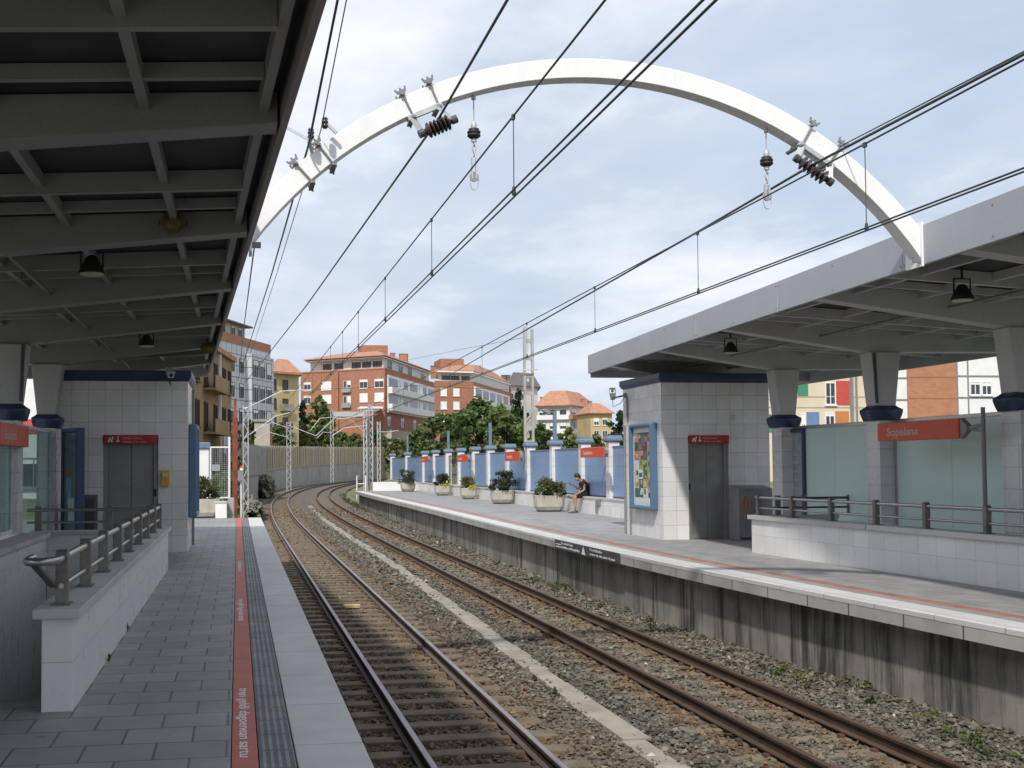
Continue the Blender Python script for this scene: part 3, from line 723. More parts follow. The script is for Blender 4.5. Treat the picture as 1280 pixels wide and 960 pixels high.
clamp_pair(pt(388, 200).x, 0).build('clamp', 'mid', t); clamp_pair(pt(415, 175).x, 0).build('clamp', 'mid', t)
k1 = Vector((pt(385, 180).x, 12.0, pt(385, 180).z)); k2 = Vector((pt(402, 163).x+.02, 12.0, pt(402, 163).z+.02))
cc = Vector((pt(420, 170).x, 12.1, pt(420, 170).z))
MB().bar(cc, k2+Vector((0, .1, .05)), .03).bar(pt(390, 190), k1+Vector((0, .08, 0)), .03).bar(k1+Vector((.03, .08, 0)), pt(350, 155), .03).build('arm', 'galv', t)
for kk in (k1+Vector((.02, .03, .06)), k2):
    MB().lathe([(.018, -.06), (.035, -.04), (.035, -.02), (.02, -.01), (.035, .0), (.035, .02), (.02, .03), (.035, .04), (.018, .06)], kk, 10).build('insulator', 'insul', t)
def pulley(u0, v0, v1, label):
    a = pt(u0, v0); b = pt(u0-1, v1); t = thing('hanging_pulley', label, 'pulley', a, 'pulleys hanging from the arch')
    x, y = a.x, 12.33; zt = arcpt(R0, a.x); L = zt-b.z
    MB().tube([(x, y, zt+.01), (x, y, zt-.34*L)], .007, 6).lathe([(.025, 0), (.025, .035)], (x, y, zt-.05), 8).build('hanger', 'galv', t)
    z = zt-.34*L
    MB().lathe([(.02, -.15), (.045, -.14), (.072, -.12), (.072, -.10), (.05, -.095), (.072, -.085), (.072, -.065), (.05, -.06), (.06, -.04), (.03, -.03)], (x, y, z+.02), 12).build('insulator', 'black', t)
    MB().lathe([(.03, -.03), (.035, .0), (.02, .04)], (x, y, z+.02), 10).lathe([(.03, -.03), (.03, .0)], (x, y, z-.13), 10).build('cap', 'galv', t)
    mb = MB()
    for i in range(3):
        zz = z-.17-i*.055; w = (.018, 0) if i % 2 else (0, .018)
        mb.tube([(x+w[0]*math.cos(k), y+w[1]*math.cos(k), zz+.04*math.sin(k)) for k in [6.283*j/10 for j in range(11)]], .007, 5)
    mb.build('chain', 'galv', t)
    z2 = z-.33
    MB().box(x-.03, x-.015, y-.02, y+.02, b.z+.12, z2).box(x+.015, x+.03, y-.02, y+.02, b.z+.12, z2).build('cheek_plate', 'galv', t)
    MB().lathe([(.05, -.012), (.035, 0), (.05, .012)], (x, y, b.z+.14), 14, 0, (0, 1, 0)).build('sheave', 'steel', t)
    MB().tube([(x+.045*math.cos(k)*1., y, b.z+.10+.10*math.sin(k)) for k in [6.283*j/14 for j in range(15)]], .006, 5).build('guard_loop', 'galv', t)
pulley(595, 120, 234, 'black insulator and steel pulley hanging from the arch over the near track')
pulley(964, 166, 258, 'black insulator and round pulley hanging from the arch over the far track')

# ================================================================== OVERHEAD WIRES
def sagline(pts, sag=0., n=10):
    out = []
    for a, b in zip(pts[:-1], pts[1:]):
        a = Vector(a); b = Vector(b)
        for i in range(n): k = i/n; p = a.lerp(b, k); p.z -= sag*4*k*(1-k); out.append(p)
    out.append(Vector(pts[-1])); return out
def wire(name, label, cat, pts, r, sag=0., group=None, n=10):
    return setp(MB().tube(sagline(pts, sag, n), r, 6).build(name, 'wire'), label, cat, group)
wire('feeder_cable', 'thick dark cable running through the left insulator bracket above the near track', 'cable',
     [(2.22, -5, 5.55), (2.12, 9.0, 5.30), (ins1.x, 12.08, ins1.z+.07), P(384.5, 380, y=27), P(325, 456, y=48), P(306, 478, y=58)], .0145)
zf = P(1012, 208, y=12.1)
wire('feeder_cable', 'thick dark cable running through the right insulator bracket above the far track', 'cable',
     [(zf.x+.1, -5, zf.z+.05), (zf.x, 12.08, zf.z), P(870, 291, x=zf.x-.02), P(660, 411, x=zf.x-.1), P(560, 470, y=55)], .0145)
a = P(1054, 181, y=12.15)
wire('thin_cable', 'thin dark cable ending at the right hand clamp of the arch', 'cable', [(a.x+.25, -3, a.z-.1), (a.x+.1, 5, a.z), a], .007)
def catenary(x, zm, zc, label, ds, y1, mz):
    t = thing('catenary', label, 'overhead line', (x, 10, zc))
    def m(y): return zm+mz*(y-10)/30.
    pm = [(x+off(y), y, m(y)) for y in frange(-5, y1, 4)]; cpts = [(x+off(y), y, zc) for y in frange(-5, y1, 4)]
    MB().tube(pm, .0085, 6).build('messenger_wire', 'wire', t)
    for dx, dz in ((-.028, 0), (.028, -.004)): MB().tube([(a+dx, b, c+dz) for a, b, c in cpts], .0078, 6).build('contact_wire', 'wire', t)
    for y in ds:
        o = off(y)
        MB().tube([(x+o, y, m(y)), (x+o, y, zc)], .0042, 5).lathe([(.014, -.02), (.018, 0), (.012, .05)], (x+o, y, zc), 6).box(x+o-.012, x+o+.012, y-.02, y+.02, m(y)-.03, m(y)+.012).build('dropper', 'wire', t)
catenary(2.13, 4.33, 3.72, 'overhead line with droppers above the near track', [5, 8.94, 12.9, 17.1, 21, 24.2, 27.4, 30.5, 34, 38, 42, 46, 52, 58], 120, .06)
catenary(5.32, 4.33, 3.60, 'overhead line with droppers above the far track', [5.2, 9.35, 13.1, 17.15, 21.4, 25.5, 29.5, 33.5, 38, 43, 48, 54, 60], 120, -.25)
q1, q2 = P(297, 476, y=57.6), P(300, 478, y=57.8)
wire('feeder_cable', 'thick cable from the low clamp on the arch beside the dark canopy fascia', 'cable', [P(426, -20, x=.86), P(386, 180, y=12.05), P(340, 341, y=22), P(311, 432, y=40), q1], .0125)
wire('thin_cable', 'thin cable beside the thick one at the low clamp on the arch', 'cable', [P(437, -20, x=.95), P(401, 163, y=12.1), P(345, 345, y=22), P(318, 428, y=40), q2], .006)
wire('thin_cable', 'single steep cable running close along the far end of the dark canopy', 'cable', [P(319, 300, y=15), P(306, 400, y=30), P(299, 466, y=57.6)], .011)

# ------------------------------------------------------------------ masts
def lattice(mb, x, y, z0, z1, w, d, step=.5, r=.035):
    for sx in (-1, 1):
        for sy in (-1, 1): mb.bar((x+sx*w/2, y+sy*d/2, z0), (x+sx*w/2, y+sy*d/2, z1), r)
    z = z0; k = 0
    while z < z1-.05:
        zz = min(z1, z+step); s = 1 if k % 2 else -1
        for sy in (-1, 1): mb.bar((x-s*w/2, y+sy*d/2, z), (x+s*w/2, y+sy*d/2, zz), r*.7)
        for sx in (-1, 1): mb.bar((x+sx*w/2, y-s*d/2, z), (x+sx*w/2, y+s*d/2, zz), r*.7)
        z = zz; k += 1
def mast(label, x, y, z1, arms, w=.24, group='lattice masts along the line'):
    t = thing('lattice_mast', label, 'mast', (x, y, -1.2), group)
    mb = MB(); lattice(mb, x, y, -1.2, z1, w, w, .45, .04 if y < 70 else .055); mb.build('lattice_tower', 'galv', t)
    for pts, r in arms:
        MB().tube(pts, r, 6).lathe([(.03, -.1), (.07, -.06), (.04, -.03), (.07, 0), (.04, .03), (.07, .06), (.03, .1)], pts[0], 8, 0, Vector(pts[1])-Vector(pts[0])).build('cantilever_arm', 'galv', t)
    return t
x = P(307, 560, y=58).x
mast('lattice mast beside the rusty post with a long raised arm', x, 58, P(307, 508, y=58).z,
     [([(x, 58, 4.4), P(352, 489, y=58.), P(391, 487, y=58.)], .03), ([(x, 58, 3.0), P(345, 520, y=58), P(362, 516, y=58)], .025)])
x = P(361, 560, y=126).x
mast('lattice mast standing in front of the tan sheet fence', x, 126, P(361, 528, y=126).z,
     [([(x, 126, 5.9), P(395, 545, y=126), P(421, 520, y=126)], .05), ([(x, 126, 5.6), P(340, 528, y=126), P(318, 538, y=126)], .05), ([(x, 126, 4.6), P(335, 540, y=126), P(322, 548, y=126)], .04)], .42)
x = P(415, 560, y=178).x
mast('thin mast far along the curve below the brick building', x, 178, P(415, 512, y=178).z,
     [([(x, 178, 8.9), P(400, 523, y=178), P(388, 538, y=178)], .06), ([(x, 178, 6.5), P(404, 540, y=178), P(396, 548, y=178)], .05), ([(x, 178, 8.9), P(437, 524, y=178), P(455, 540, y=178)], .05)], .4)
x = P(456.5, 560, y=77).x
mast('left lattice mast of the pair at the end of the far platform', x, 77, P(456, 512, y=77).z, [([(x, 77, 4.9), P(437, 522, y=77.), P(421, 524, y=77.)], .03), ([(x, 77, 4.2), P(430, 535, y=77.), P(415, 545, y=77.)], .03)], .2)
x = P(463.5, 560, y=77.5).x
mast('right lattice mast of the pair, carrying the cross arms beside the white wall end', x, 77.5, P(463, 506, y=77.5).z,
     [([P(452, 514, y=77.4), P(458, 513.5, y=77.4), P(474, 512.5, y=77.4)], .03), ([P(453, 519, y=77.4), P(462, 519, y=77.4), P(472, 518, y=77.4)], .03)], .22)
x = P(473.5, 560, y=105).x
mast('short lattice mast behind the white wall end of the fence', x, 105, P(473, 527, y=105).z, [([(x, 105, 4.6), P(487, 540, y=105), P(498, 538, y=105)], .04)], .26)
# concrete mast behind the fence
y = 62; xa, xb = P(656, 500, y=y).x, P(666, 500, y=y).x; zt = P(660, 408, y=y).z
t = thing('concrete_mast', 'tall two legged concrete mast rising behind the blue fence', 'mast', ((xa+xb)/2, y, -.3))
MB().box(xa-.06, xa+.07, y-.09, y+.09, -.4, zt).box(xb-.07, xb+.06, y-.09, y+.09, -.4, zt-.15).build('leg_pair', 'mastconc', t, .02)
mb = MB()
for k in range(9):
    z = .6+k*(zt-1.)/8.5; mb.box(xa+.07, xb-.07, y-.06, y+.06, z, z+.2)
mb.build('web', 'mastconc', t)
MB().lathe([(.05, 0), (.09, .06), (.05, .1), (.09, .15), (.05, .2)], P(660, 478, y=61.6), 8).bar(P(652, 462, y=61.7), P(672, 462, y=61.7), .06).build('insulator_fitting', 'galv', t)
wire('thin_cable', 'faint distant cable reaching the top of the concrete mast', 'cable', [P(500, 452, y=110), P(575, 437, y=85), (xa, y, zt-.6)], .012)
wire('thin_cable', 'grey span wire crossing in front of the far brick buildings', 'cable', [P(391, 487, y=58), P(520, 482, y=60), (xa, y-.2, P(656, 487, y=61).z)], .012)

# ================================================================== LIFT BUILDINGS
def lift(label, x0, x1, y0, y1, zt, dx0, dx1, s):
    t = thing('lift_building', label, 'lift building', ((x0+x1)/2, (y0+y1)/2, 0))
    mb = MB(); dz = 2.19
    mb.box(x0, dx0, y0, y0+.25, 0, zt-.2).box(dx1, x1, y0, y0+.25, 0, zt-.2).box(dx0, dx1, y0, y0+.25, dz, zt-.2)
    mb.box(x0, x0+.25, y0+.25, y1, 0, zt-.2).box(x1-.25, x1, y0+.25, y1, 0, zt-.2).box(x0+.25, x1-.25, y1-.25, y1, 0, zt-.2)
    mb.build('tiled_wall', 'tile', t)
    mb = MB()
    e = .07; zc = zt-.2
    prof = [(0.0, zc-.004), (.03, zc+.02), (e, zc+.09), (e, zc+.2)]
    rows = []
    for a, z in prof: rows.append([(x0-a, y0-a, z), (x1+a, y0-a, z), (x1+a, y1+a, z), (x0-a, y1+a, z)])
    vs = [p for r in rows for p in r]
    mb.add(vs, [(i*4+k, i*4+(k+1) % 4, (i+1)*4+(k+1) % 4, (i+1)*4+k) for i in range(3) for k in range(4)]+[(12, 13, 14, 15), (3, 2, 1, 0)])
    mb.build('cornice', 'navy', t, .01)
    f = MB().box(dx0, dx0+.09, y0+.06, y0+.2, 0, dz).box(dx1-.09, dx1, y0+.06, y0+.2, 0, dz).box(dx0+.09, dx1-.09, y0+.06, y0+.2, 2.05, dz).build('door_frame', 'door', t, .006)
    dm = (dx0+dx1)/2
    for a, b in ((dx0+.092, dm-.004), (dm+.004, dx1-.092)):
        MB().box(a, b, y0+.13, y0+.18, .01, 2.05).build('door_leaf', 'door', t, .006)
    MB().box(dx0+.09, dx1-.09, y0+.16, y0+.24, 0, 2.1).build('door_backing', 'black', t)
    MB().box(dx0-.0, dx1, y0-.002, y0+.2, -.01, .006).build('sill', 'steel', t)
    pn = MB().box(dx0+.02, dx1-.02, y0-.03, y0+.055, 2.03, 2.20).build('sign_panel', 'signdark', t, .004)
    w = dx1-dx0
    text('Kaleko irteera', .052, (dx0+w*.36, y0-.032, 2.125), (1, 0, 0), (0, 0, 1), 'textred', pn, fit=w*.34)
    text('Salida a la calle', .052, (dx0+w*.36, y0-.032, 2.055), (1, 0, 0), (0, 0, 1), 'textred', pn, fit=w*.42)
    mb = MB(); xx = dx0+w*.09; yq = y0-.032
    mb.add([(xx, yq, 2.06), (xx+.02, yq, 2.06), (xx+.035, yq, 2.12), (xx+.06, yq, 2.06), (xx+.08, yq, 2.06), (xx+.10, yq, 2.17), (xx+.08, yq, 2.17), (xx+.065, yq, 2.10), (xx+.045, yq, 2.15), (xx+.03, yq, 2.15), (xx+.0, yq, 2.10)], [(0, 1, 2, 10), (2, 8, 9, 10), (2, 3, 7, 8), (3, 4, 5, 7), (7, 5, 6)])
    x2 = dx0+w*.25
    mb.box(x2, x2+.05, yq, yq+.002, 2.07, 2.10).box(x2+.015, x2+.03, yq, yq+.002, 2.10, 2.15).lathe([(.012, 0), (.012, .002)], (x2+.022, yq, 2.165), 8, 0, (0, 1, 0))
    mb.build('pictograms', 'text', pn)
    MB().box(dx1-.08 if s < 0 else dx0+.02, dx1-.04 if s < 0 else dx0+.06, y0+.045, y0+.06, 1.05, 1.18).build('call_button', 'black', t)
    return t
lift('white tiled lift building in shade under the dark canopy', -3.3, -.93, 22.74, 24.9, 3.41, -2.48, -1.47, -1)
lift('white tiled lift building with sunlit corner on the far platform', 8.84, 11.25, 23.9, 26.4, 3.52, 9.42, 10.34, 1)
p0, p1 = P(201.5, 588, y=22.7), P(212, 608, y=22.7)
t = thing('call_box', 'yellow box on the shaded lift building wall', 'call box', (p0.x, 22.7, 1.2))
MB().box(p0.x, p1.x, 22.65, 22.735, p1.z, p0.z).build('housing', 'yellow', t, .01)
MB().box(p0.x+.03, p1.x-.03, 22.643, 22.65, p0.z-.13, p0.z-.05).build('label_plate', 'print_cream', t)
p = P(915, 522, y=23.9)
setp(MB().box(p.x-.05, p.x+.05, 23.885, 23.897, p.z-.05, p.z+.06).build('wall_plate', 'print_cream'), 'small yellowish plate on the sunlit lift building above the door', 'plate')

def cctv(pos, arm, aim, label):
    t = thing('security_camera', label, 'camera', pos)
    pos = Vector(pos); arm = Vector(arm); aim = Vector(aim).normalized()
    MB().bar(pos, arm, .04).lathe([(.06, 0), (.06, .03)], pos, 8, 0, arm-pos).build('bracket', 'mid', t)
    c = arm+Vector((0, 0, .08)); S = aim.cross(Vector((0, 0, 1))).normalized(); U = S.cross(aim)
    mb = MB(); vs = [c+aim*a+S*b+U*d for a in (-.16, .16) for b in (-.055, .055) for d in (-.05, .05)]
    mb.add(vs, [(0, 1, 3, 2), (4, 6, 7, 5), (0, 4, 5, 1), (2, 3, 7, 6), (0, 2, 6, 4), (1, 5, 7, 3)])
    vs = [c+aim*a+S*b+U*d for a in (-.17, .22) for b in (-.07, .07) for d in (.053, .068)]
    mb.add(vs, [(0, 1, 3, 2), (4, 6, 7, 5), (0, 4, 5, 1), (2, 3, 7, 6), (0, 2, 6, 4), (1, 5, 7, 3)])
    mb.build('housing', 'print_pale', t, .008)
    MB().lathe([(.035, 0), (.035, .012)], c+aim*.16, 10, 0, aim).build('lens', 'black', t)
    MB().tube([c-aim*.1-U*.05, c-aim*.16-Vector((0, 0, .2)), arm.lerp(pos, .6)-Vector((0, 0, .16)), pos], .008, 5).build('cable', 'dark', t)
a = P(782, 494, x=8.83); b = P(764, 497, y=a.y)
cctv((8.83, a.y, a.z), (b.x, a.y-.1, b.z-.02), (-.35, -1, .55), 'pale security camera on a bracket at the sunlit lift building')
setp(MB().tube([(8.815, a.y, a.z), (8.815, a.y-.12, a.z-.05), (8.815, a.y-.14, a.z-.2), (8.815, a.y-.14, 2.55)], .02, 6).build('conduit', 'mid'), 'grey conduit running down from the security camera to the poster case', 'conduit')
a = P(213, 470, y=22.6); cctv((a.x, 22.73, a.z), (a.x, 22.45, a.z-.03), (.2, -1, -.4), 'small dark security camera under the cornice of the shaded lift building')

# poster cases on the track side of each lift building
def case(label, xw, s, y0, y1, z0, z1, mosaic):
    t = thing('poster_case', label, 'poster case', (xw, (y0+y1)/2, z0))
    th = .16; xa, xb = (xw, xw+s*th)
    fr = MB()
    def bx(a, b, c, d): fr.box(min(xa, xb), max(xa, xb), a, b, c, d)
    bx(y0, y0+.09, z0, z1); bx(y1-.09, y1, z0, z1); bx(y0+.09, y1-.09, z0, z0+.09); bx(y0+.09, y1-.09, z1-.09, z1)
    fr.build('frame', 'blue', t, .03)
    xm = xw+s*.07
    MB().box(min(xw, xm), max(xw, xm), y0+.09, y1-.09, z0+.09, z1-.09).build('poster', 'print_pale', t)
    if mosaic:
        rg = random.Random(3); k = ['print_plum', 'print_cream', 'print_lime', 'print_sand', 'print_slate', 'print_rust', 'print_moss', 'print_rose', 'print_pale']
        W2, H = (y1-y0-.34)/4, (z1-z0-.46)/7
        mb = MB()
        for i in range(4):
            for j in range(7):
                m = rg.randrange(9); a = y0+.17+i*W2; c = z0+.26+j*H
                mb.box(min(xm, xm+s*.003), max(xm, xm+s*.003), a+.004, a+W2, c+.004, c+H, m)
                for q in range(2):
                    a2, c2 = a+rg.uniform(.0, .5)*W2, c+rg.uniform(0, .5)*H; m2 = rg.randrange(9)
                    mb.box(min(xm+s*.003, xm+s*(.005+q*.002)), max(xm+s*.003, xm+s*(.005+q*.002)), a2+.01, a2+.45*W2, c2+.01, c2+.5*H, m2)
        mb.build('picture_grid', k, t)
    return t
ya, yb_ = P(815, 600, x=8.7).y, P(787, 600, x=8.7).y
za = P(801, 529, x=8.7).z; zb = P(801, 637, x=8.7).z
case('blue framed poster case with picture grid on the sunlit lift building', 8.838, -1, ya+.02, min(26.3, yb_), zb, za, True)
MBc = MB().tube([(8.81, 25.9, zb), (8.81, 25.9, 0)], .02, 6).tube([(8.81, 26.25, 2.5), (8.81, 26.25, 0)], .025, 6)
setp(MBc.build('conduit', 'mid'), 'two grey pipes below the poster case running down to the far platform', 'conduit')
case('blue poster case on the track side of the shaded lift building, seen edge on', -.928, 1, 23.1, 24.6, .62, 2.42, False)
setp(MB().tube([(-.90, 24.85, .0), (-.90, 24.85, 3.2)], .03, 6).build('drain_pipe', 'mid'), 'grey vertical pipe at the corner of the shaded lift building', 'pipe')

# big advertising panels beside the lifts
def advert(label, c0, c1, z0, z1, sky):
    A = Vector((c0[0], c0[1], 0)); B = Vector((c1[0], c1[1], 0)); d = (B-A).normalized(); n = Vector((d.y, -d.x, 0)); L = (B-A).length
    if n.y > 0: n = -n
    t = thing('advert_panel', label, 'advert panel', (A+B)/2+Vector((0, 0, z0)))
    f = MB()
    f.obox(A, d, n, 0, .07, z0, z1, -.16, .0).obox(A, d, n, L-.07, L, z0, z1, -.16, 0).obox(A, d, n, .07, L-.07, z1-.08, z1, -.16, 0).obox(A, d, n, .07, L-.07, z0, z0+.09, -.16, 0)
    f.build('frame', 'navy', t, .02)
    MB().obox(A, d, n, .07, L-.07, z0+.09, z1-.08, -.12, -.04).build('poster', sky, t)
    return t, A, d, n, L
pa, pb = P(966, 545, y=22.9), P(1003, 545, y=21.7)
swatch('print_grey', (.30, .33, .34)); swatch('print_dim', (.16, .20, .25))
t, A, d, n, L = advert('blue framed advert panel with dark figure beside the sunlit lift building', (pa.x+.03, pa.y), (pb.x, pb.y), .1, 2.28, 'print_grey')
mb = MB()
def blob(u, z, w, h, m, e=.0): mb.obox(A, d, n, u-w/2, u+w/2, z-h/2, z+h/2, -.04, -.036+e, m)
blob(L*.30, 1.72, .14, .20, 0); blob(L*.30, 1.50, .2, .2, 1); blob(L*.42, 1.45, .07, .34, 2); blob(L*.27, 1.20, .18, .18, 3); blob(L*.26, .95, .2, .3, 4); blob(L*.36, .80, .24, .1, 4, .001); blob(L*.42, 1.2, .04, .3, 2, .001)
mb.build('figure_print', ['print_sand', 'print_cream', 'print_rust', 'print_pale', 'print_slate'], t)
for i, w in enumerate(('Zure', 'hiria', 'hemen', 'dago', 'zain')):
    text(w, .10, A+d*(L*.62)+n*-.036+Vector((0, 0, 1.75-i*.17)), d, (0, 0, 1), 'print_pale', t, fit=.2)
pa, pb = P(76, 545, y=22.2), P(96, 545, y=21.6)
t, A, d, n, L = advert('blue framed advert panel left of the shaded lift door', (pa.x, pa.y), (pb.x, pb.y), .1, 2.3, 'print_dim')
mb = MB(); blob(L*.4, 1.2, .2, .5, 0); blob(L*.55, .85, .26, .4, 1, .001); blob(L*.36, 1.5, .12, .2, 2, .001)
mb.build('figure_print', ['print_sky', 'print_pale', 'print_rust'], t)

# grey cabinets beside the lifts
def cabinet(label, x0, x1, y0, y1, h, sym):
    t = thing('ticket_cabinet', label, 'cabinet', ((x0+x1)/2, y0, 0))
    MB().extr([(y0, 0), (y1, 0), (y1, h), (y0+.02, h-.06)], 'x', x0, x1).build('body', 'dark' if not sym else 'mid', t, .01)
    MB().box(x0+.03, x1-.03, y0+.0, y0+.004, .03, .07).build('kick_plate', 'black', t)
    if sym:
        mb = MB(); cx_ = x0+.16
        mb.tube([(cx_+.085*math.cos(a), y0-.004, h-.38+.17*math.sin(a)) for a in [6.283*k/16 for k in range(17)]], .012, 5).box(cx_-.016, cx_+.016, y0-.008, y0, h-.47, h-.30).box(cx_-.07, cx_+.07, y0-.008, y0, h-.64, h-.60)
        mb.build('symbol', 'porange', t)
p0, p1 = P(923, 607, y=23.2), P(966, 608, y=23.2)
cabinet('dark grey cabinet with orange symbol beside the sunlit lift door', p0.x, p1.x, 23.2, 23.7, p0.z, True)
p0, p1 = P(97, 619, y=22.2), P(119, 618, y=22.2)
cabinet('dark cabinet beside the shaded lift door, seen behind the railing', p0.x, p1.x, 22.1, 22.6, p0.z, False)

# ================================================================== STAIR PARAPETS AND RAILINGS
def capslab(x0, x1, y0, y1, z0, z1): return MB().box(x0, x1, y0, y1, z0, z1)
t = thing('parapet_wall', 'low white tiled wall with stone cap beside the near stairs', 'parapet', (-1.17, 13.5, 0))
MB().box(-1.27, -1.07, 8.12, 18.95, -.3, .61).build('tiled_wall', 'tile_rows', t, .006)
MB().box(-1.27, -1.07, 8.60, 19.2, -3.2, -.3).build('stair_side', 'tile_rows', t)
MB().box(-1.32, -1.02, 8.05, 18.98, .61, .675).build('cap', 'coping', t, .008)
def railing(name, label, pts_fn, ys, h0, ends=True, group=None):
    x = pts_fn
    t = thing('stair_railing', label, 'railing', (x(ys[0]), ys[0], h0))
    for i, y in enumerate(ys):
        p = MB().extr([(y-.035, h0), (y+.035, h0), (y+.04, h0+.28), (y+.045, h0+.33), (y+.025, h0+.37), (y-.025, h0+.37), (y-.045, h0+.33), (y-.04, h0+.28)], 'x', x(y)-.042, x(y)+.042).build('post', 'bronze', t, .008)
        MB().box(x(y)-.06, x(y)+.06, y-.09, y+.09, h0+.002, h0+.012).build('foot_plate', 'bronze', p)
    a, b = ys[0]-.25, ys[-1]+.1
    MB().tube([(x(a), a, h0+.315), (x(b), b, h0+.315)], .027, 10).build('top_rail', 'steel', t)
    MB().tube([(x(a+.2), a+.2, h0+.13), (x(b), b, h0+.13)], .018, 8).build('middle_rail', 'steel', t)
    return t
py = [8.33+1.245*k for k in range(9)]
t = railing('r', 'steel railing with nine flat posts on the near stair wall', lambda y: -1.17, py, .675)
a = py[0]-.25; z = .675+.315
MB().tube([(-1.17, a, z), (-1.20, a-.08, z), (-1.27, a-.12, z), (-1.34, a-.08, z), (-1.37, a+.05, z), (-1.37, a+.30, z)], .027, 8).build('end_loop', 'steel', t)
MB().bar((-1.30, a-.08, z-.02), (-1.22, py[0]-.03, .80), .05, .02).build('end_strut', 'bronze', t)
# transverse parapet at the far end of the near stairs
t = thing('parapet_wall', 'short white tiled wall across the far end of the near stairs', 'parapet', (-2.1, 19.1, 0))
MB().box(-2.9, -1.275, 19.0, 19.2, -3.2, .56).build('tiled_wall', 'tile_big', t)
MB().box(-3.15, -1.325, 18.97, 19.24, .56, .62).build('cap', 'coping', t, .006)
t = thing('stair_railing', 'dark steel railing across the far end of the near stairs', 'railing', (-2.2, 19.1, .62))
for x in (-3.05, -1.98, -1.36):
    MB().box(x-.05, x+.05, 19.08, 19.125, .62, 1.0).build('post', 'bronze', t, .006)
for z, r in ((.94, .025), (.75, .018)):
    MB().tube([(-3.22, 19.1, z), (-1.25, 19.1, z)], r, 8).build('rail', 'steel', t)
# side wall of the stairs, steps
t = thing('stair_side_wall', 'white tiled stair wall with stone ledge below the glass screen at the left edge', 'wall', (-3.0, 12, 0))
MB().box(-3.15, -2.9, 6.2, 18.95, -3.2, .53).build('tiled_wall', 'tile_rows', t)
MB().box(-3.25, -2.84, 6.2, 18.96, .53, .60).build('ledge', 'coping', t, .006)
t = thing('stairs', 'dark stone steps going down behind the near tiled wall', 'stairs', (-2.1, 8.6, 0))
for k in range(17):
    y = 8.6+k*.31
    MB().box(-2.895, -1.275, y, y+.34, -.17*(k+1)-.2, -.17*(k+1)).build('step', 'paving', t, .006)
MB().box(-2.895, -1.275, 13.8, 18.99, -3.3, -3.1).build('landing', 'paving', t)

# glass screens
def screen(label, x, y0, y1, z0, z1, mat, s, group, mull=1):
    t = thing('glass_screen', label, 'glass screen', (x, (y0+y1)/2, z0), group)
    n = mull+1; L = (y1-y0)/n
    for i in range(n): MB().box(x-.012, x+.012, y0+.045+i*L+(.0 if i == 0 else -.04), y0+(i+1)*L-.005-(.04 if i == n-1 else 0), z0+.06, z1-.06).build('pane', mat, t)
    MB().box(x-.03, x+.03, y0, y1, z1-.06, z1).box(x-.03, x+.03, y0, y1, z0, z0+.06).box(x-.03, x+.03, y0, y0+.045, z0+.06, z1-.06).box(x-.03, x+.03, y1-.045, y1, z0+.06, z1-.06).build('frame', 'steel' if s > 0 else 'print_pale', t, .005)
cols = [y for y in BY if y > 3]
lab = {7.8: 'frosted green glass screen between the columns nearest the camera on the far platform', 11.45: 'frosted green glass screen at the right edge of the photo', 15.1: 'frosted green glass screen behind the long red station sign', 18.75: 'frosted green glass screen beside the advert panel with the dark figure'}
for a, b in zip(cols[:-1], cols[1:]):
    k = round(a, 2)
    if k in lab: screen(lab[k], 10.98, a+.23, b-.23, .35, 2.33, 'frost', 1, 'frosted screens on the far platform')
    if k in (7.8, 11.45, 15.1, 18.75):
        screen({7.8: 'clear green glass screen nearest the camera on the near platform', 11.45: 'clear green glass screen above the stair ledge', 15.1: 'clear green glass screen at the left edge beside the cut red sign', 18.75: 'clear green glass screen beside the advert panel of the shaded lift'}[k], -3.36, a+.23, b-.23, .62 if k < 18 else .1, 2.28, 'glass', -1, 'glass screens on the near platform', 0)

# far platform parapet and railing
def xP(y): return 9.14+.058*(20.2-y)*1.0
t = thing('parapet_wall', 'long white tiled wall with stone cap along the far platform stairs', 'parapet', (9.4, 14, 0))
MB().loft(frange(5.5, 20.2, 1.), lambda y: [(xP(y), 0), (xP(y), .60), (xP(y)+.22, .60), (xP(y)+.22, 0)], 0, False, close=True, flip=True).build('tiled_wall', 'tile_big', t)
MB().loft(frange(5.5, 20.26, 1.), lambda y: [(xP(y)-.05, .60), (xP(y)-.05, .67), (xP(y)+.30, .67), (xP(y)+.30, .60)], 0, False, close=True, flip=True).build('cap', 'coping', t)
MB().box(xP(20.2)+.22, 10.7, 20.0, 20.2, 0, .60).build('end_wall', 'tile_big', t)
MB().box(xP(20.2)+.30, 10.7, 19.95, 20.26, .60, .67).build('end_cap', 'coping', t)
ysR = []
for u in (1234, 1158, 1095.5, 1039.5, 991, 949):
    r = ray(u, 655); k = r.x/r.y; ysR.append((9.14+.058*20.2+.12)/(k+.058))
ysR = [ysR[0]-1.25*3, ysR[0]-1.25*2, ysR[0]-1.25]+ysR
railing('r', 'long steel railing with flat posts on the far platform stair wall', lambda y: xP(y)+.12, ysR, .67)
t = thing('stair_railing', 'short dark railing behind the long one, across the far stairs', 'railing', (10.2, 20.1, .67))
pe = P(1062, 622, y=20.1)
for x in (9.6, 10.1, pe.x): MB().box(x-.05, x+.05, 20.08, 20.125, .67, 1.02).build('post', 'bronze', t, .006)
for z, r in ((.97, .022), (.80, .018)): MB().tube([(9.35, 20.1, z), (pe.x+.15, 20.1, z)], r, 8).build('rail', 'dark', t)

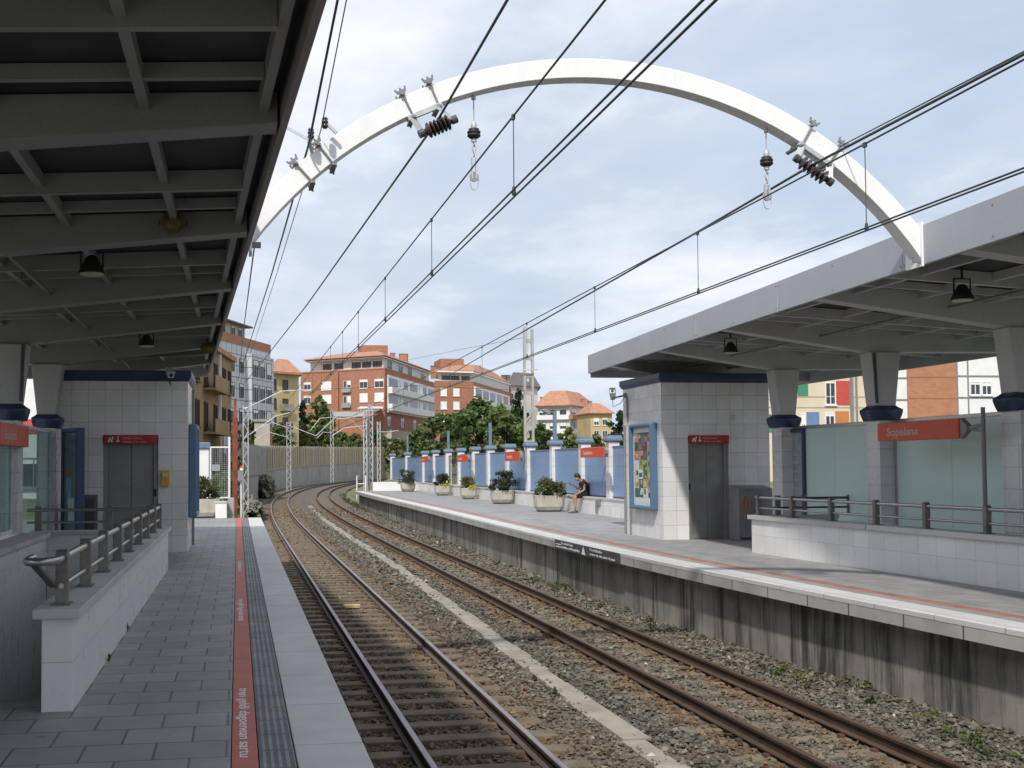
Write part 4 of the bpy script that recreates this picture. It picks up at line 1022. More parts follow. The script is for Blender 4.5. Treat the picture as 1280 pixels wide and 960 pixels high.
# ================================================================== STATION SIGNS
def ssign(label, x, ya, yb, z0, z1, s, txt, depth=.12, pole=None, dim=False):
    t = thing('station_sign', label, 'station sign', (x, (ya+yb)/2, z0))
    MB().box(x-depth/2, x+depth/2, ya, yb, z0, z1).build('sign_box', 'signred', t, .01)
    xs_ = x-s*(depth/2+.002); h = z1-z0
    yy_ = yb-.2 if s > 0 else ya+.2
    text(txt, h*.62, (xs_, yb-(yb-ya)*.13 if s > 0 else ya+(yb-ya)*.13, z0+h*.28), (0, -s, 0), (0, 0, 1), 'textred', t, fit=(yb-ya)*(.40 if yb-ya < 3 else .4))
    MB().extr([(ya-.16, z0+h*.35), (ya-.005, z0), (ya-.005, z1), (ya-.16, z0+h*.65)], 'x', x-.04, x+.04).build('end_cap', 'mid', t)
    if pole:
        MB().tube([(pole[0], pole[1], 0), (pole[0], pole[1], z1+.14)], .03, 8).build('pole', 'mid', t)
        MB().bar((pole[0], pole[1], z0+h*.62), (x, ya-.1, z0+h*.5), .05).bar((pole[0], pole[1], z0+h*.3), (x, ya-.1, z0+h*.5), .035).build('bracket', 'mid', t)
    return t
ssign('long red sign reading Sopelana on a pole in front of the frosted screens', 10.3, 15.62, 17.8, 1.94, 2.23, 1, 'Sopelana', .12, (10.36, 15.22))
ssign('red sign cut by the left edge of the photo under the dark canopy', -3.2, 16.6, 18.8, 1.91, 2.22, -1, 'Sopelana', .1)
for (u0, u1, v0, v1, lab) in [(728, 757, 560, 572, 'red station sign on the fence pillar above the seated man'), (633, 651, 565, 576.5, 'red station sign on the fence between the two middle planters, second of three'),
                              (573, 585.5, 569, 577.5, 'red station sign on the fence behind the yellow flowered planter'), (527.5, 536, 571, 578, 'farthest small red station sign near the fence end')]:
    k0 = ray(u0, v0); k1 = ray(u1, v0)
    ya, yb = 40, 44
    xm = xF((ya+yb)/2)-.30
    y0_ = xm/(ray(u1, v0).x/ray(u1, v0).y); y1_ = xm/(ray(u0, v0).x/ray(u0, v0).y)
    z1_ = P(u0, v0, x=xm).z; z0_ = P(u0, v1, x=xm).z
    ss = ssign(lab, xm, y0_, y1_, z0_, z1_, 1, 'Sopelana', .14)
    MB().bar((xm, (y0_+y1_)/2, (z0_+z1_)/2), (xm+.5, (y0_+y1_)/2, (z0_+z1_)/2), .06).build('wall_bracket', 'mid', ss)

# ================================================================== BOUNDARY FENCE OF THE FAR PLATFORM
t = thing('boundary_fence', 'low white tiled wall carrying white pillars and blue panels along the far platform', 'fence', (10, 55, 0))
MB().loft(frange(31.5, 88, 1.), lambda y: [(xF(y), -.3), (xF(y), .50), (xF(y)+.5, .50), (xF(y)+.5, -.3)], 0, False, close=True, flip=True).build('low_wall', 'tile_big', t)
MB().loft(frange(31.5, 88, 1.), lambda y: [(xF(y)-.03, .50), (xF(y)-.03, .55), (xF(y)+.52, .55), (xF(y)+.52, .50)], 0, False, close=True, flip=True).build('wall_cap', 'coping', t)
us = [805, 766, 731, 694, 663, 637, 613, 594, 576, 560.5, 544.5, 531, 509.5, 490.5]
FD = Vector((0, 1, 0)); FN = Vector((-FD.y, FD.x, 0))
PY = []
for u in us:
    r = ray(u, 580); PY.append(11.5/(r.x/r.y))
for i, y in enumerate(PY):
    o = Vector((xF(y)+.25, y, 0))
    p = MB().obox(o, FD, FN, -.17, .17, .55, 2.30, -.17, .17).build('pillar', 'tile', t, .008)
    mb = MB(); prof = [(.20, 2.285), (.25, 2.33), (.25, 2.40), (.22, 2.46), (.22, 2.50)]
    vs = [o+FD*a*sx+FN*a*sy+Vector((0, 0, z)) for a, z in prof for sx, sy in ((-1, -1), (1, -1), (1, 1), (-1, 1))]
    mb.add(vs, [(k*4+j, k*4+(j+1) % 4, (k+1)*4+(j+1) % 4, (k+1)*4+j) for k in range(4) for j in range(4)]+[(3, 2, 1, 0), (16, 17, 18, 19)])
    mb.build('cap', 'bluecap', p)
for i, (a, b) in enumerate(zip(PY[:-1], PY[1:])):
    A = Vector((xF(a)+.25, a, 0)); L = (b-a)/FD.y
    if i == 8:      # barred gap
        mb = MB()
        for k in range(9):
            q = A+FD*(.25+(L-.5)*k/8); mb.tube([q+Vector((0, 0, .55)), q+Vector((0, 0, 2.1))], .02, 5)
        mb.bar(A+FD*.17+Vector((0, 0, 2.1)), A+FD*(L-.17)+Vector((0, 0, 2.1)), .05); mb.build('bar_gate', 'dark', t); continue
    pn = MB().obox(A, FD, FN, .172, L-.172, .60, 2.12, -.05, .05).build('blue_panel', 'bluepanel', t)
    MB().obox(A, FD, FN, .172, L-.172, 2.12, 2.16, -.07, .07).build('panel_rail', 'bluecap', pn)
    MB().obox(A, FD, FN, .172, L-.172, .552, .60, -.06, .06).build('panel_foot', 'dark', pn)
for i, top, lab in ((3, 513.5, 'slim blue post with floodlight on the fence, nearest of the four'), (6, 528.5, 'slim blue post on the fence above the second red sign'), (9, 538.5, 'slim blue post on the fence behind the yellow flowers'), (12, 544, 'slim blue post at the far end of the fence')):
    y = PY[i]; o = Vector((xF(y)+.25, y, 2.5)); zt = P(us[i], top, y=y).z
    t2 = thing('fence_post', lab, 'post', o, 'blue posts on the fence pillars')
    MB().obox(o, FD, FN, -.06, .06, -.0, zt-2.5, -.06, .06).obox(o, FD, FN, -.11, .11, 0, .02, -.11, .11).build('post_tube', 'bluecap', t2)
    if i == 3:
        MB().bar(o+Vector((0, 0, zt-2.55)), o+Vector((-.25, 0, zt-2.52)), .03).build('bracket', 'mid', t2)
        f = Vector((o.x-.33, y, zt-.0)); 
        MB().extr([(f.x-.16, f.z+.02), (f.x+.1, f.z-.16), (f.x+.16, f.z-.02), (f.x-.05, f.z+.08)], 'y', y-.15, y+.15).build('floodlight_head', 'mid', t2)
p = P(750, 632, y=36.2)
t = thing('socket_box', 'small grey cover with open flap on the low wall right of the seated man', 'socket', (xF(36.0), 36, .3))
MB().obox((xF(36.0)-.0, 36.0, 0), FD, FN, -.13, .13, .30, .50, 0, .05).obox((xF(36.0), 36.3, 0), FD, FN, -.16, .10, .16, .46, 0, .03).obox((xF(36.0), 36.25, 0), FD, FN, -.06, .06, .05, .16, 0, .06).build('cover', 'mid', t, .006)

# ------------------------------------------------------------------ planters and their plants
def planter(label, u, v, wpx, hh, seed, near=False, wide=None):
    c = P(u, v, z=0); w = wide or wpx*c.y/1480*1.0
    if c.x > 5: c.x = min(c.x, 11.2-w/2)
    t = thing('planter', label, 'planter', (c.x, c.y+w/2, 0), 'concrete planters on the platforms')
    y0 = c.y; x0, x1 = c.x-w/2, c.x+w/2; k = w*.14; y1 = y0+w*.8
    def ring(e, z): return [(x0+k-e, y0-e, z), (x1-k+e, y0-e, z), (x1+e, y0+k-e, z), (x1+e, y1-k+e, z), (x1-k+e, y1+e, z), (x0+k-e, y1+e, z), (x0-e, y1-k+e, z), (x0-e, y0+k-e, z)]
    rows = [ring(-.07, .05), ring(0, .18), ring(.03, hh), ring(-.04, hh), ring(-.05, hh-.09)]
    vs = [p for r in rows for p in r]
    fs = [(i*8+j, i*8+(j+1) % 8, (i+1)*8+(j+1) % 8, (i+1)*8+j) for i in range(4) for j in range(8)]+[tuple(range(8))[::-1]]
    MB().add(vs, fs).build('box', 'planter', t, .012)
    MB().add([(p[0], p[1], hh-.07) for p in ring(-.045, 0)], [tuple(range(8))]).build('soil', 'soil', t)
    MB().box(x0+.12, x1-.12, y0+.1, y1-.1, 0, .055).build('plinth', 'dark', t)
    return (x0+x1)/2, (y0+y1)/2, hh-.06, w
ROS = [(.09, .12, .035), (.13, .15, .06), (.07, .095, .03), (.16, .16, .07)]
DUS = [(.055, .06, .035), (.075, .065, .045), (.045, .06, .028)]
PL = [('pale concrete planter beside the seated man', 690, 640, 36, .56, 'bushy light green shrub with pale sprigs in the planter beside the seated man', ROS, 1.0, .62),
      ('wide concrete planter with dusty dark shrub, next beyond the one by the seated man', 630, 630, 27, .55, 'dusty brownish green dome shrub in the second planter from the seated man', DUS, 1.05, .78),
      ('small concrete planter below the second red sign on the fence', 587, 624, 19, .52, 'low yellow green shrub in the small planter below the second red sign', YELG, .8, .55),
      ('concrete planter with yellow flowers, second from the fence end', 554.5, 619.5, 18.5, .52, 'dark round shrub with yellow flowers at its foot in a planter', DUS, .85, .65),
      ('farthest concrete planter holding a dark round bush', 511, 614.5, 17.5, .52, 'dark round bush in the farthest planter on the platform', DARKG, 1.15, .85)]
for i, (lab, u, v, wp, hh, l2, pal, ws, hs) in enumerate(PL):
    x, y, z, w = planter(lab, u, v, wp, hh, i)
    bush('shrub', l2, x, y, z, w*ws*1.3, hs*1.1, pal, 20+i, 4200 if i < 2 else 2600, .036, group='shrubs in the platform planters')
    if i in (2, 3): setp(leaf_mesh('flowers', [(x+.1, y-.3, z+.12), (x+.25, y-.28, z+.1), (x, y-.32, z+.08)], [.16, .14, .14], 260, .03, [(.65, .48, .03), (.55, .5, .06)], None, i), 'yellow flowers spilling over the front of the %s planter' % ('small' if i == 2 else 'dark shrub'), 'flowers', kind='stuff')
bush('climbing_plant', 'green leafy plant standing behind the corner of the sunlit lift building', 11.6, 32.9, .0, .8, 1.35, GREENS, 40, 1500, .05)
# framed picture board at the end of the fence beside the lift building
t = thing('poster_board', 'blue poster board partly hidden behind the sunlit lift building', 'poster', (11.0, 32.2, .8))
pA = P(783, 560, y=33.2)
MB().box(pA.x-.02, pA.x-.02+.36, 33.2, 33.26, .75, 2.42).build('poster', 'print_sky', t)
mb = MB(); rg = random.Random(8)
for i in range(14): a = rg.uniform(0, .24); c = rg.uniform(.8, 2.2); mb.box(pA.x+a, pA.x+a+rg.uniform(.05, .12), 33.196-.0005*i, 33.2, c, c+rg.uniform(.08, .25), rg.randrange(3))
mb.build('print_shapes', ['print_pale', 'print_moss', 'print_sky'], t)
MB().box(pA.x-.02, pA.x+.36, 33.15, 33.28, 2.42, 2.48).box(pA.x+.34, pA.x+.38, 33.15, 33.28, .7, 2.42).build('frame', 'blue', t)

# ------------------------------------------------------------------ seated man
def skinfig(name, joints, edges, mat, parent, root, sub=2):
    me = bpy.data.meshes.new(name); b = BASE[parent.as_pointer()]
    ks = list(joints); me.from_pydata([Vector(joints[k][0])-b for k in ks], [(ks.index(a), ks.index(c)) for a, c in edges], [])
    o = bpy.data.objects.new(name, me); COL.objects.link(o)
    o.modifiers.new('s', 'SKIN'); 
    for i, k in enumerate(ks):
        r = joints[k][1]; r = r if isinstance(r, tuple) else (r, r)
        me.skin_vertices[0].data[i].radius = r; me.skin_vertices[0].data[i].use_root = (k == root)
    s = o.modifiers.new('d', 'SUBSURF'); s.levels = s.render_levels = sub
    dg = bpy.context.evaluated_depsgraph_get(); m2 = bpy.data.meshes.new_from_object(o.evaluated_get(dg)); bpy.data.objects.remove(o); bpy.data.meshes.remove(me)
    m2.name = name; m2.materials.clear(); m2.materials.append(W[mat])
    for p in m2.polygons: p.use_smooth = True
    o = bpy.data.objects.new(name, m2); COL.objects.link(o); o.parent = parent; BASE[o.as_pointer()] = b
    return o
yM = 37.9; xw = xF(yM)
man = thing('person', 'man in black shirt and shorts sitting on the low wall looking down at a phone', 'person', (xw-.2, yM, 0))
def J(dx, dy, z): return (xw+dx, yM+dy, z)
j = {'pel': (J(.13, 0, .67), .115), 'wai': (J(.18, 0, .82), .115), 'che': (J(.11, 0, .97), .135), 'nek': (J(-.06, 0, 1.08), .06), 'hd0': (J(-.13, 0, 1.115), .068), 'hd1': (J(-.185, 0, 1.165), .096), 'hd2': (J(-.19, 0, 1.225), .08),
     'jaw': (J(-.25, 0, 1.105), .046)}
e = [('pel', 'wai'), ('wai', 'che'), ('che', 'nek'), ('nek', 'hd0'), ('hd0', 'hd1'), ('hd1', 'hd2'), ('hd0', 'jaw')]
for s, k in ((-1, 'a'), (1, 'b')):
    kneex = -.30 if s < 0 else -.26
    j.update({'hp'+k: (J(.05, s*.09, .63), .085), 'kn'+k: (J(kneex, s*.13, .535), .058), 'ca'+k: (J(kneex+.03, s*.13, .36), .053), 'an'+k: (J(kneex+.02+s*.04, s*.13, .10), .035), 'ft'+k: (J(kneex-.02+s*.04, s*.13, .05), .036), 'to'+k: (J(kneex-.16+s*.04, s*.14, .035), .028)})
    e += [('pel', 'hp'+k), ('hp'+k, 'kn'+k), ('kn'+k, 'ca'+k), ('ca'+k, 'an'+k), ('an'+k, 'ft'+k), ('ft'+k, 'to'+k)]
    sh = J(.02, s*.18, 1.0)
    if s < 0: el, wr, ha = J(.01, -.22, .76), J(-.19, -.15, .645), J(-.27, -.13, .60)
    else: el, wr, ha = J(-.06, .21, .77), J(-.25, .08, .90), J(-.325, .04, .93)
    j.update({'sh'+k: (sh, .056), 'el'+k: (el, .042), 'wr'+k: (wr, .027), 'ha'+k: (ha, (.034, .022))})
    e += [('che', 'sh'+k), ('sh'+k, 'el'+k), ('el'+k, 'wr'+k), ('wr'+k, 'ha'+k)]
    d = (Vector(ha)-Vector(wr)).normalized(); sd = Vector((0, 1, 0))
    for q, (lat, ln) in enumerate(((-.028, .065), (-.01, .08), (.01, .075), (.028, .06))):
        b0 = Vector(ha)+sd*lat+d*.02; j['f%d%s' % (q, k)] = (tuple(b0+d*ln*.5), .009); j['g%d%s' % (q, k)] = (tuple(b0+d*ln+Vector((0, 0, -.015))), .008)
        e += [('ha'+k, 'f%d%s' % (q, k)), ('f%d%s' % (q, k), 'g%d%s' % (q, k))]
    b0 = Vector(ha)-d*.02+sd*(-s*.03); j['t'+k] = (tuple(b0+sd*(-s*.02)+d*.03+Vector((0, 0, .02))), .010); e.append(('ha'+k, 't'+k))
body = skinfig('body', j, e, 'skin', man, 'pel')
hx = J(-.155, 0, 1.29)
MB().lathe([(.0, -.0), (.016, .004), (.012, .03), (.0, .045)], J(-.281, 0, 1.152), 8, 0, (-.55, 0, -.7)).build('nose', 'skin', man)
for s in (-1, 1):
    MB().lathe([(.012, -.004), (.024, 0), (.02, .012)], J(-.165, s*.089, 1.155), 8, 0, (0, s, 0)).build('ear', 'skin', man)
    MB().lathe([(.006, 0), (.011, .004), (.006, .008)], J(-.268, s*.034, 1.182), 8, 0, (-1, s*.3, -.2)).build('eye', 'hair', man)
MB().bar(J(-.290, -.022, 1.112), J(-.290, .022, 1.112), .007).build('mouth', 'print_rose', man)
hv = MB()
for (dx, z, r) in ((-.165, 1.212, .10), (-.135, 1.17, .092), (-.20, 1.235, .078)): hv.lathe([(r*math.sin(a), -r*math.cos(a)) for a in [math.pi*k/10 for k in range(11)]], J(dx, 0, z), 14)
hv.build('hair', 'hair', man)
js = {'pel': (J(.15, 0, .69), (.155, .17)), 'wai': (J(.19, 0, .82), (.15, .165)), 'che': (J(.12, 0, .97), (.165, .17)), 'col': (J(-.01, 0, 1.06), (.085, .09)),
      'sa': (J(.02, -.18, 1.0), .085), 'sb': (J(.02, .18, 1.0), .085), 'ea': (J(.02, -.215, .85), .075), 'eb': (J(-.02, .205, .87), .075)}
skinfig('tshirt', js, [('pel', 'wai'), ('wai', 'che'), ('che', 'col'), ('che', 'sa'), ('che', 'sb'), ('sa', 'ea'), ('sb', 'eb')], 'shirt', man, 'wai')
MB().box(*(sum(([a-.02, a+.02] for a in ()), [])) or (xw-.03, xw+.03, yM-.302, yM-.292, .90, .94)).build('sleeve_badge', 'print_rose', man)
jt = {'pel': (J(.13, 0, .655), (.135, .15)), 'ha': (J(.05, -.09, .635), .108), 'hb': (J(.05, .09, .635), .108), 'ka': (J(-.29, -.13, .535), .083), 'kb': (J(-.25, .13, .535), .083)}
skinfig('shorts', jt, [('pel', 'ha'), ('pel', 'hb'), ('ha', 'ka'), ('hb', 'kb')], 'shorts', man, 'pel')
for s in (-1, 1):
    kx = (-.30 if s < 0 else -.26)+s*.04
    MB().extr([(xw+kx-.20, .004), (xw+kx+.085, .004), (xw+kx+.09, .07), (xw+kx+.02, .085), (xw+kx-.10, .06), (xw+kx-.19, .035)], 'y', yM+s*.135-.045, yM+s*.135+.045).build('shoe', 'print_slate', man, .012)
ph = thing('phone', 'small dark phone held in front of the seated man', 'phone', J(-.40, .03, .95))
o = MB().obox(J(-.40, .03, .955), (0, 1, 0), Vector((-.45, 0, .9)).normalized(), -.036, .036, -.0, .008, -.07, .07).build('case', 'black', ph, .003)

# ------------------------------------------------------------------ things at the far end of the near platform
x, y, z, w = planter('long concrete planter at the end of the near platform', 255.5, 648, 35, .60, 9)
bush('shrub', 'reddish green shrub in the planter at the end of the near platform', x-.1, y, z, 1.25, .85, [(.10, .055, .03), (.06, .09, .025), (.045, .08, .02), (.09, .11, .03)], 33, 3400, .04, group='shrubs in the platform planters')
p0, p1 = P(270, 646, z=0), P(284, 645, z=0)
t = thing('utility_box', 'white cabinet beside the planter at the platform end', 'utility box', (p0.x, 37.2, 0))
MB().box(p0.x, p1.x, 37.2, 37.45, .0, .47).build('cabinet', 'white', t, .01); MB().box(p0.x-.02, p1.x+.02, 37.18, 37.47, .47, .53).build('lid', 'coping', t, .006)
t = thing('concrete_stub', 'rough concrete stub wall behind the white cabinet', 'wall', (-.4, 37.7, 0))
MB().box(P(284.5, 640, y=37.7).x, P(293, 640, y=37.7).x, 37.55, 37.95, -1.2, .62).build('stub', 'concrete', t, .03)
t = thing('gate_pillar', 'white pillar with blue cap at the end of the near platform', 'pillar', (P(252, 600, y=42).x, 42.2, 0))
a, b = P(244, 600, y=42).x, P(261, 600, y=42).x; zt = P(250, 553, y=42).z
MB().box(a, b, 42, 42.45, -.2, zt-.22).build('shaft', 'white', t, .01); MB().box(a-.07, b+.05, 41.93, 42.5, zt-.22, zt).build('cap', 'bluecap', t, .03)
MB().box(b, b+.1, 42.02, 42.4, -.1, zt-.22).build('gate_jamb', 'bluecap', t)
t = thing('mesh_gate', 'white framed wire mesh gate at the end of the near platform', 'gate', (P(275, 600, y=41).x, 41, 0))
a, b = P(263, 600, y=41).x, P(286.5, 600, y=41).x; z0, z1 = P(275, 622, y=41).z, P(275, 559, y=41).z
mb = MB().bar((a, 41, z1), (b, 41, z1), .05).bar((a, 41, z0), (b, 41, z0), .05).bar((b, 41, -.3), (b, 41, z1+.35), .07).bar((a, 41, z0), (a, 41, z1), .04); mb.build('frame', 'white', t)
mb = MB()
for k in range(1, 26): zz = z0+(z1-z0)*k/26; mb.bar((a, 41, zz), (b, 41, zz), .006)
for k in range(1, 8): xx = a+(b-a)*k/8; mb.bar((xx, 41.006, z0), (xx, 41.006, z1), .006)
mb.build('wire_mesh', 'galv', t)
pN = P(270, 585, y=40.95); MB().box(a+.05, a+.32, 40.93, 40.96, pN.z-.1, pN.z+.12).build('notice_board', 'print_grey', t)
t = thing('rusty_post', 'tall flaking red and rust coloured steel post at the end of the near platform', 'post', P(294, 648, y=38.6))
a, b = P(290.5, 600, y=38.6).x, P(297, 600, y=38.6).x
MB().box(a, b, 38.5, 38.66, -1.2, P(294, 522, y=38.6).z).build('lower_post', 'rustred', t, .008); MB().box(a+.04, b-.03, 38.53, 38.62, P(294, 522, y=38.6).z, P(294, 498, y=38.6).z).build('upper_post', 'rust', t)
lc = [((a+b)/2+.05, 38.6, .2+.28*k) for k in range(11)]
iv = thing('climbing_plant', 'thin green creeper growing up the rusty post', 'plant', ((a+b)/2+.1, 38.75, 0))
MB().tube([(q[0]+.03*math.sin(i*2), q[1]+.12, q[2]) for i, q in enumerate(lc)], .012, 5).build('stem', 'bark', iv)
leaf_mesh('leaves', [(q[0]+.04*math.sin(i*2.3)+.04, q[1]+.14, q[2]) for i, q in enumerate(lc)], [.12]*11, 900, .035, YELG, iv, 4)
t = thing('signal_post', 'slim pale post with grey box and red and white band beside the rusty post', 'signal post', P(301.5, 648, y=38))
xq = P(301.3, 600, y=37.9).x
MB().box(xq-.022, xq+.022, 37.88, 37.92, -.9, P(301, 583, y=37.9).z).build('pole', 'render', t)
zb = P(301, 601, y=37.8).z; zc = P(301, 588, y=37.8).z
MB().box(xq-.10, xq+.08, 37.78, 37.87, zb, zc).build('control_box', 'mid', t, .01)
MB().box(xq-.03, xq+.05, 37.76, 37.87, zc, zc+.07).build('white_band', 'white', t); MB().box(xq-.03, xq+.05, 37.76, 37.87, zc+.07, zc+.15).build('red_band', 'signred', t)
t = thing('platform_barrier', 'small white tubular barrier at the far end of the far platform', 'barrier', (7.3, 76, 0))
a, b = P(446, 600, y=75.5), P(457, 600, y=75.5)
for zz in (.55, 1.0):
    pass
MB().tube([(a.x, 75.5, -.6), (a.x, 75.5, .95), (b.x, 75.5, .95), (b.x, 75.5, -.3)], .035, 6).tube([(a.x, 75.5, .45), (b.x, 75.5, .45)], .03, 6).build('tube_frame', 'white', t)
t = thing('end_wall', 'white wall block closing the far end of the far platform', 'wall', (8.8, 75, 0))
a, b = P(466, 605, y=74.8), P(487, 605, y=74.8)
MB().box(a.x, 11.24, 74.7, 75.0, -1.2, .55).build('block', 'white', t, .01)

# ================================================================== RETAINING WALL AND SHEET FENCE ALONG THE CURVE
yw = frange(96, 236, 2.)
xWl = lambda y: 1.6+off(y)-2.6
t = thing('retaining_wall', 'stained concrete retaining wall along the outside of the track curve', 'wall', (5, 130, -1.2))
def wtop(y): return 1.05+max(0, (y-120))*.010
MB().loft(yw, lambda y: [(xWl(y), -1.3), (xWl(y), wtop(y)), (xWl(y)-.4, wtop(y)), (xWl(y)-.4, -1.3)], 0, False, close=True).build('concrete_face', 'retwall', t)
MB().loft(yw, lambda y: [(xWl(y)+.06, wtop(y)), (xWl(y)+.06, wtop(y)+.14), (xWl(y)-.5, wtop(y)+.14), (xWl(y)-.5, wtop(y))], 0, False, close=True).build('wall_cap', 'concrete', t)
t = thing('sheet_fence', 'tan corrugated sheet fence standing on the retaining wall', 'fence', (5, 130, 1.1))
mb = MB(); pp = MB(); k = 0
for a, b in zip(yw[:-1], yw[1:]):
    A = Vector((xWl(a)-.22, a, 0)); B = Vector((xWl(b)-.22, b, 0)); d = (B-A).normalized(); n = Vector((d.y, -d.x, 0)); L = (B-A).length
    z0 = wtop(a)+.16; z1 = z0+2.35+.004*(a-96)
    for q in range(2): mb.obox(A, d, n, L*q/2+.03, L*(q+1)/2-.03, z0, z1+random.uniform(-.03, .03), -.03+.02*(q % 2), .02+.02*(q % 2))
    o = MB().obox(A, d, n, -.05, .05, z0-.1, z1+.08, .05, .13).build('fence_post', 'concrete', t)
mb.build('sheeting', 'fence', t)
# nearer grey fence and rock at its foot
t = thing('sheet_fence', 'darker grey fence on a wall left of the curve, behind the rusty post', 'fence', (1, 90, 0))
mb = MB(); A = P(306, 600, y=80); B = P(333, 600, y=112); A.z = B.z = 0; d = (B-A).normalized(); n = Vector((d.y, -d.x, 0)); L = (B-A).length
for q in range(24): mb.obox(A, d, n, L*q/24+.04, L*(q+1)/24-.04, .9, 3.1+.012*q, -.03+.02*(q % 2), .02+.02*(q % 2))
mb.build('sheeting', 'concrete', t); MB().obox(A, d, n, -6, L, -1.3, .9, -.35, -.05).build('base_wall', 'concrete', t)
def rock(name, label, p, r, seed, cat='rock', mat='verge'):
    rg = np.random.default_rng(seed); import bmesh
    bm = bmesh.new(); bmesh.ops.create_icosphere(bm, subdivisions=5, radius=1)
    for v in bm.verts:
        q = v.co*2.1+Vector((seed, 0, 0)); from mathutils import noise as nz
        k = 1+.45*nz.noise(q)+.25*nz.noise(q*2.7)+.16*nz.noise(q*7)+.08*nz.noise(q*17); v.co = Vector((v.co.x*r[0]*k, v.co.y*r[1]*k, v.co.z*r[2]*k))+Vector(p)
    me = bpy.data.meshes.new(name); bm.to_mesh(me); bm.free(); me.materials.append(W[mat]); me.uv_layers.new()
    return setp(bpy.data.objects.new(name, me), label, cat)
for o in (rock('rock_mound', 'dark rubble mound at the foot of the wall where the tracks bend', P(331, 611, y=100), (.8, 2.0, 1.0), 3), rock('rock_mound', 'low rubble bank between the near platform end and the tracks', P(316, 637, y=62), (.55, 5, .45), 9), rock('rock_mound', 'dark earth bank behind the slim striped post', P(307, 632, y=70), (.6, 3, .6), 14)): COL.objects.link(o)
rg = random.Random(12); wc = []; wr = []
for i in range(60):
    y = rg.uniform(40, 95); wc.append((1.6+off(y)-rg.uniform(1.0, 2.3), y, -1.02)); s = rg.uniform(.1, .28); wr.append((s, s, s*.6))
for i in range(40):
    y = rg.uniform(60, 110); wc.append((xR(y)+1.05+rg.uniform(1., 1.5), y, -1.0)); s = rg.uniform(.1, .25); wr.append((s, s, s*.6))
setp(leaf_mesh('verge_weeds', wc, wr, 4500, .05, [(.12, .13, .05), (.08, .12, .03), (.17, .15, .08)], None, 6), 'dry weeds along the track verges', kind='stuff')

# ================================================================== BUILDINGS
def bld(name, label, c, cat='building', group=None): return thing(name, label, cat, c, group)
class Edge:
    def __init__(s, A, B, z0=0):
        s.A = Vector((A[0], A[1], 0)); s.B = Vector((B[0], B[1], 0)); s.d = (s.B-s.A).normalized(); s.n = Vector((s.d.y, -s.d.x, 0)); s.L = (s.B-s.A).length
    def box(s, mb, u0, u1, z0, z1, n0, n1, m=0): return mb.obox(s.A, s.d, s.n, u0, u1, z0, z1, n0, n1, m)
    def win(s, par, u, z, w, h, blind=.0, frame='render', pane='pane', sill=True, depth=.07, mull=1):
        if blind == 0 and frame in ('dark', 'mid', 'white') and mull: blind = random.choice((0, 0, .18, .3, .5, .75))
        f = MB(); t = .07
        s.box(f, u, u+t, z, z+h, 0, depth); s.box(f, u+w-t, u+w, z, z+h, 0, depth); s.box(f, u+t, u+w-t, z+h-t, z+h, 0, depth); s.box(f, u+t, u+w-t, z, z+t, 0, depth)
        for k in range(mull): q = u+w*(k+1)/(mull+1); s.box(f, q-.03, q+.03, z+t, z+h-t, 0, depth*.8)
        if sill: s.box(f, u-.08, u+w+.08, z-.1, z, 0, depth+.08)
        o = f.build('window', frame, par)
        g = MB(); s.box(g, u+t, u+w-t, z+t, z+h-t, -.02, .012); g.build('pane', pane, o)
        if blind > 0: b = MB(); s.box(b, u+t, u+w-t, z+h-t-(h-2*t)*blind, z+h-t, .012, .04); b.build('blind', 'blind', o)
        return o
def prism(fp, z0, z1):
    mb = MB(); n = len(fp); mb.extr([(p[0], p[1]) for p in fp], 'z', z0, z1); return mb
def hiproof(fp, z0, h, over, shrink=.25, th=.18):
    c = Vector((sum(p[0] for p in fp)/len(fp), sum(p[1] for p in fp)/len(fp)))
    ex = [c+(Vector(p[:2])-c)*(1+over/((Vector(p[:2])-c).length)) for p in fp]; tp = [c+(p-c)*shrink for p in ex]; n = len(fp)
    vs = [(p.x, p.y, z0) for p in ex]+[(p.x, p.y, z0+th) for p in ex]+[(p.x, p.y, z0+h) for p in tp]
    fs = [(i, (i+1) % n, n+(i+1) % n, n+i) for i in range(n)]+[(n+i, n+(i+1) % n, 2*n+(i+1) % n, 2*n+i) for i in range(n)]+[tuple(range(2*n, 3*n)), tuple(range(n))[::-1]]
    return MB().add(vs, fs)
def shrinkfp(fp, d):
    c = Vector((sum(p[0] for p in fp)/len(fp), sum(p[1] for p in fp)/len(fp))); return [tuple(c+(Vector(p[:2])-c)*(1-d/((Vector(p[:2])-c).length))) for p in fp]
def chim(par, x, y, z, w, h, mat='brickpale'):
    c = MB().box(x-w/2, x+w/2, y-w/2, y+w/2, z-1.5, z+h).build('chimney', mat, par); MB().box(x-w/2-.1, x+w/2+.1, y-w/2-.1, y+w/2+.1, z+h, z+h+.15).build('chimney_cap', 'concrete', c); return c

# --- big brick block in the middle
K = 1.45; yc, yl, yr = 180.*K, 190.*K, 214.*K
C = P(481, 500, y=yc); Lf = P(376, 500, y=yl); Rt = P(545.5, 500, y=yr); zt = P(481, 461, y=yc).z; zb = 4.5
bk = Vector((Rt.x-C.x, Rt.y-C.y, 0)); fp = [(Lf.x, Lf.y), (C.x, C.y), (Rt.x, Rt.y), (Lf.x+bk.x, Lf.y+bk.y)]
b1 = bld('brick_building', 'orange brick apartment block with white balconies and tiled roof beyond the curve', ((Lf.x+Rt.x)/2, 280, zb))
prism(fp, zb, zt).build('wall', 'brick', b1)
MB().extr([tuple(q) for q in shrinkfp(fp, -.15)], 'z', zt, zt+.3).build('parapet', 'brickpale', b1)
f2 = shrinkfp(fp, 2.2*K); zpent = P(481, 449, y=yc).z+.2
prism(f2, zt+.3, zpent+.75).build('penthouse_wall', 'render', b1)
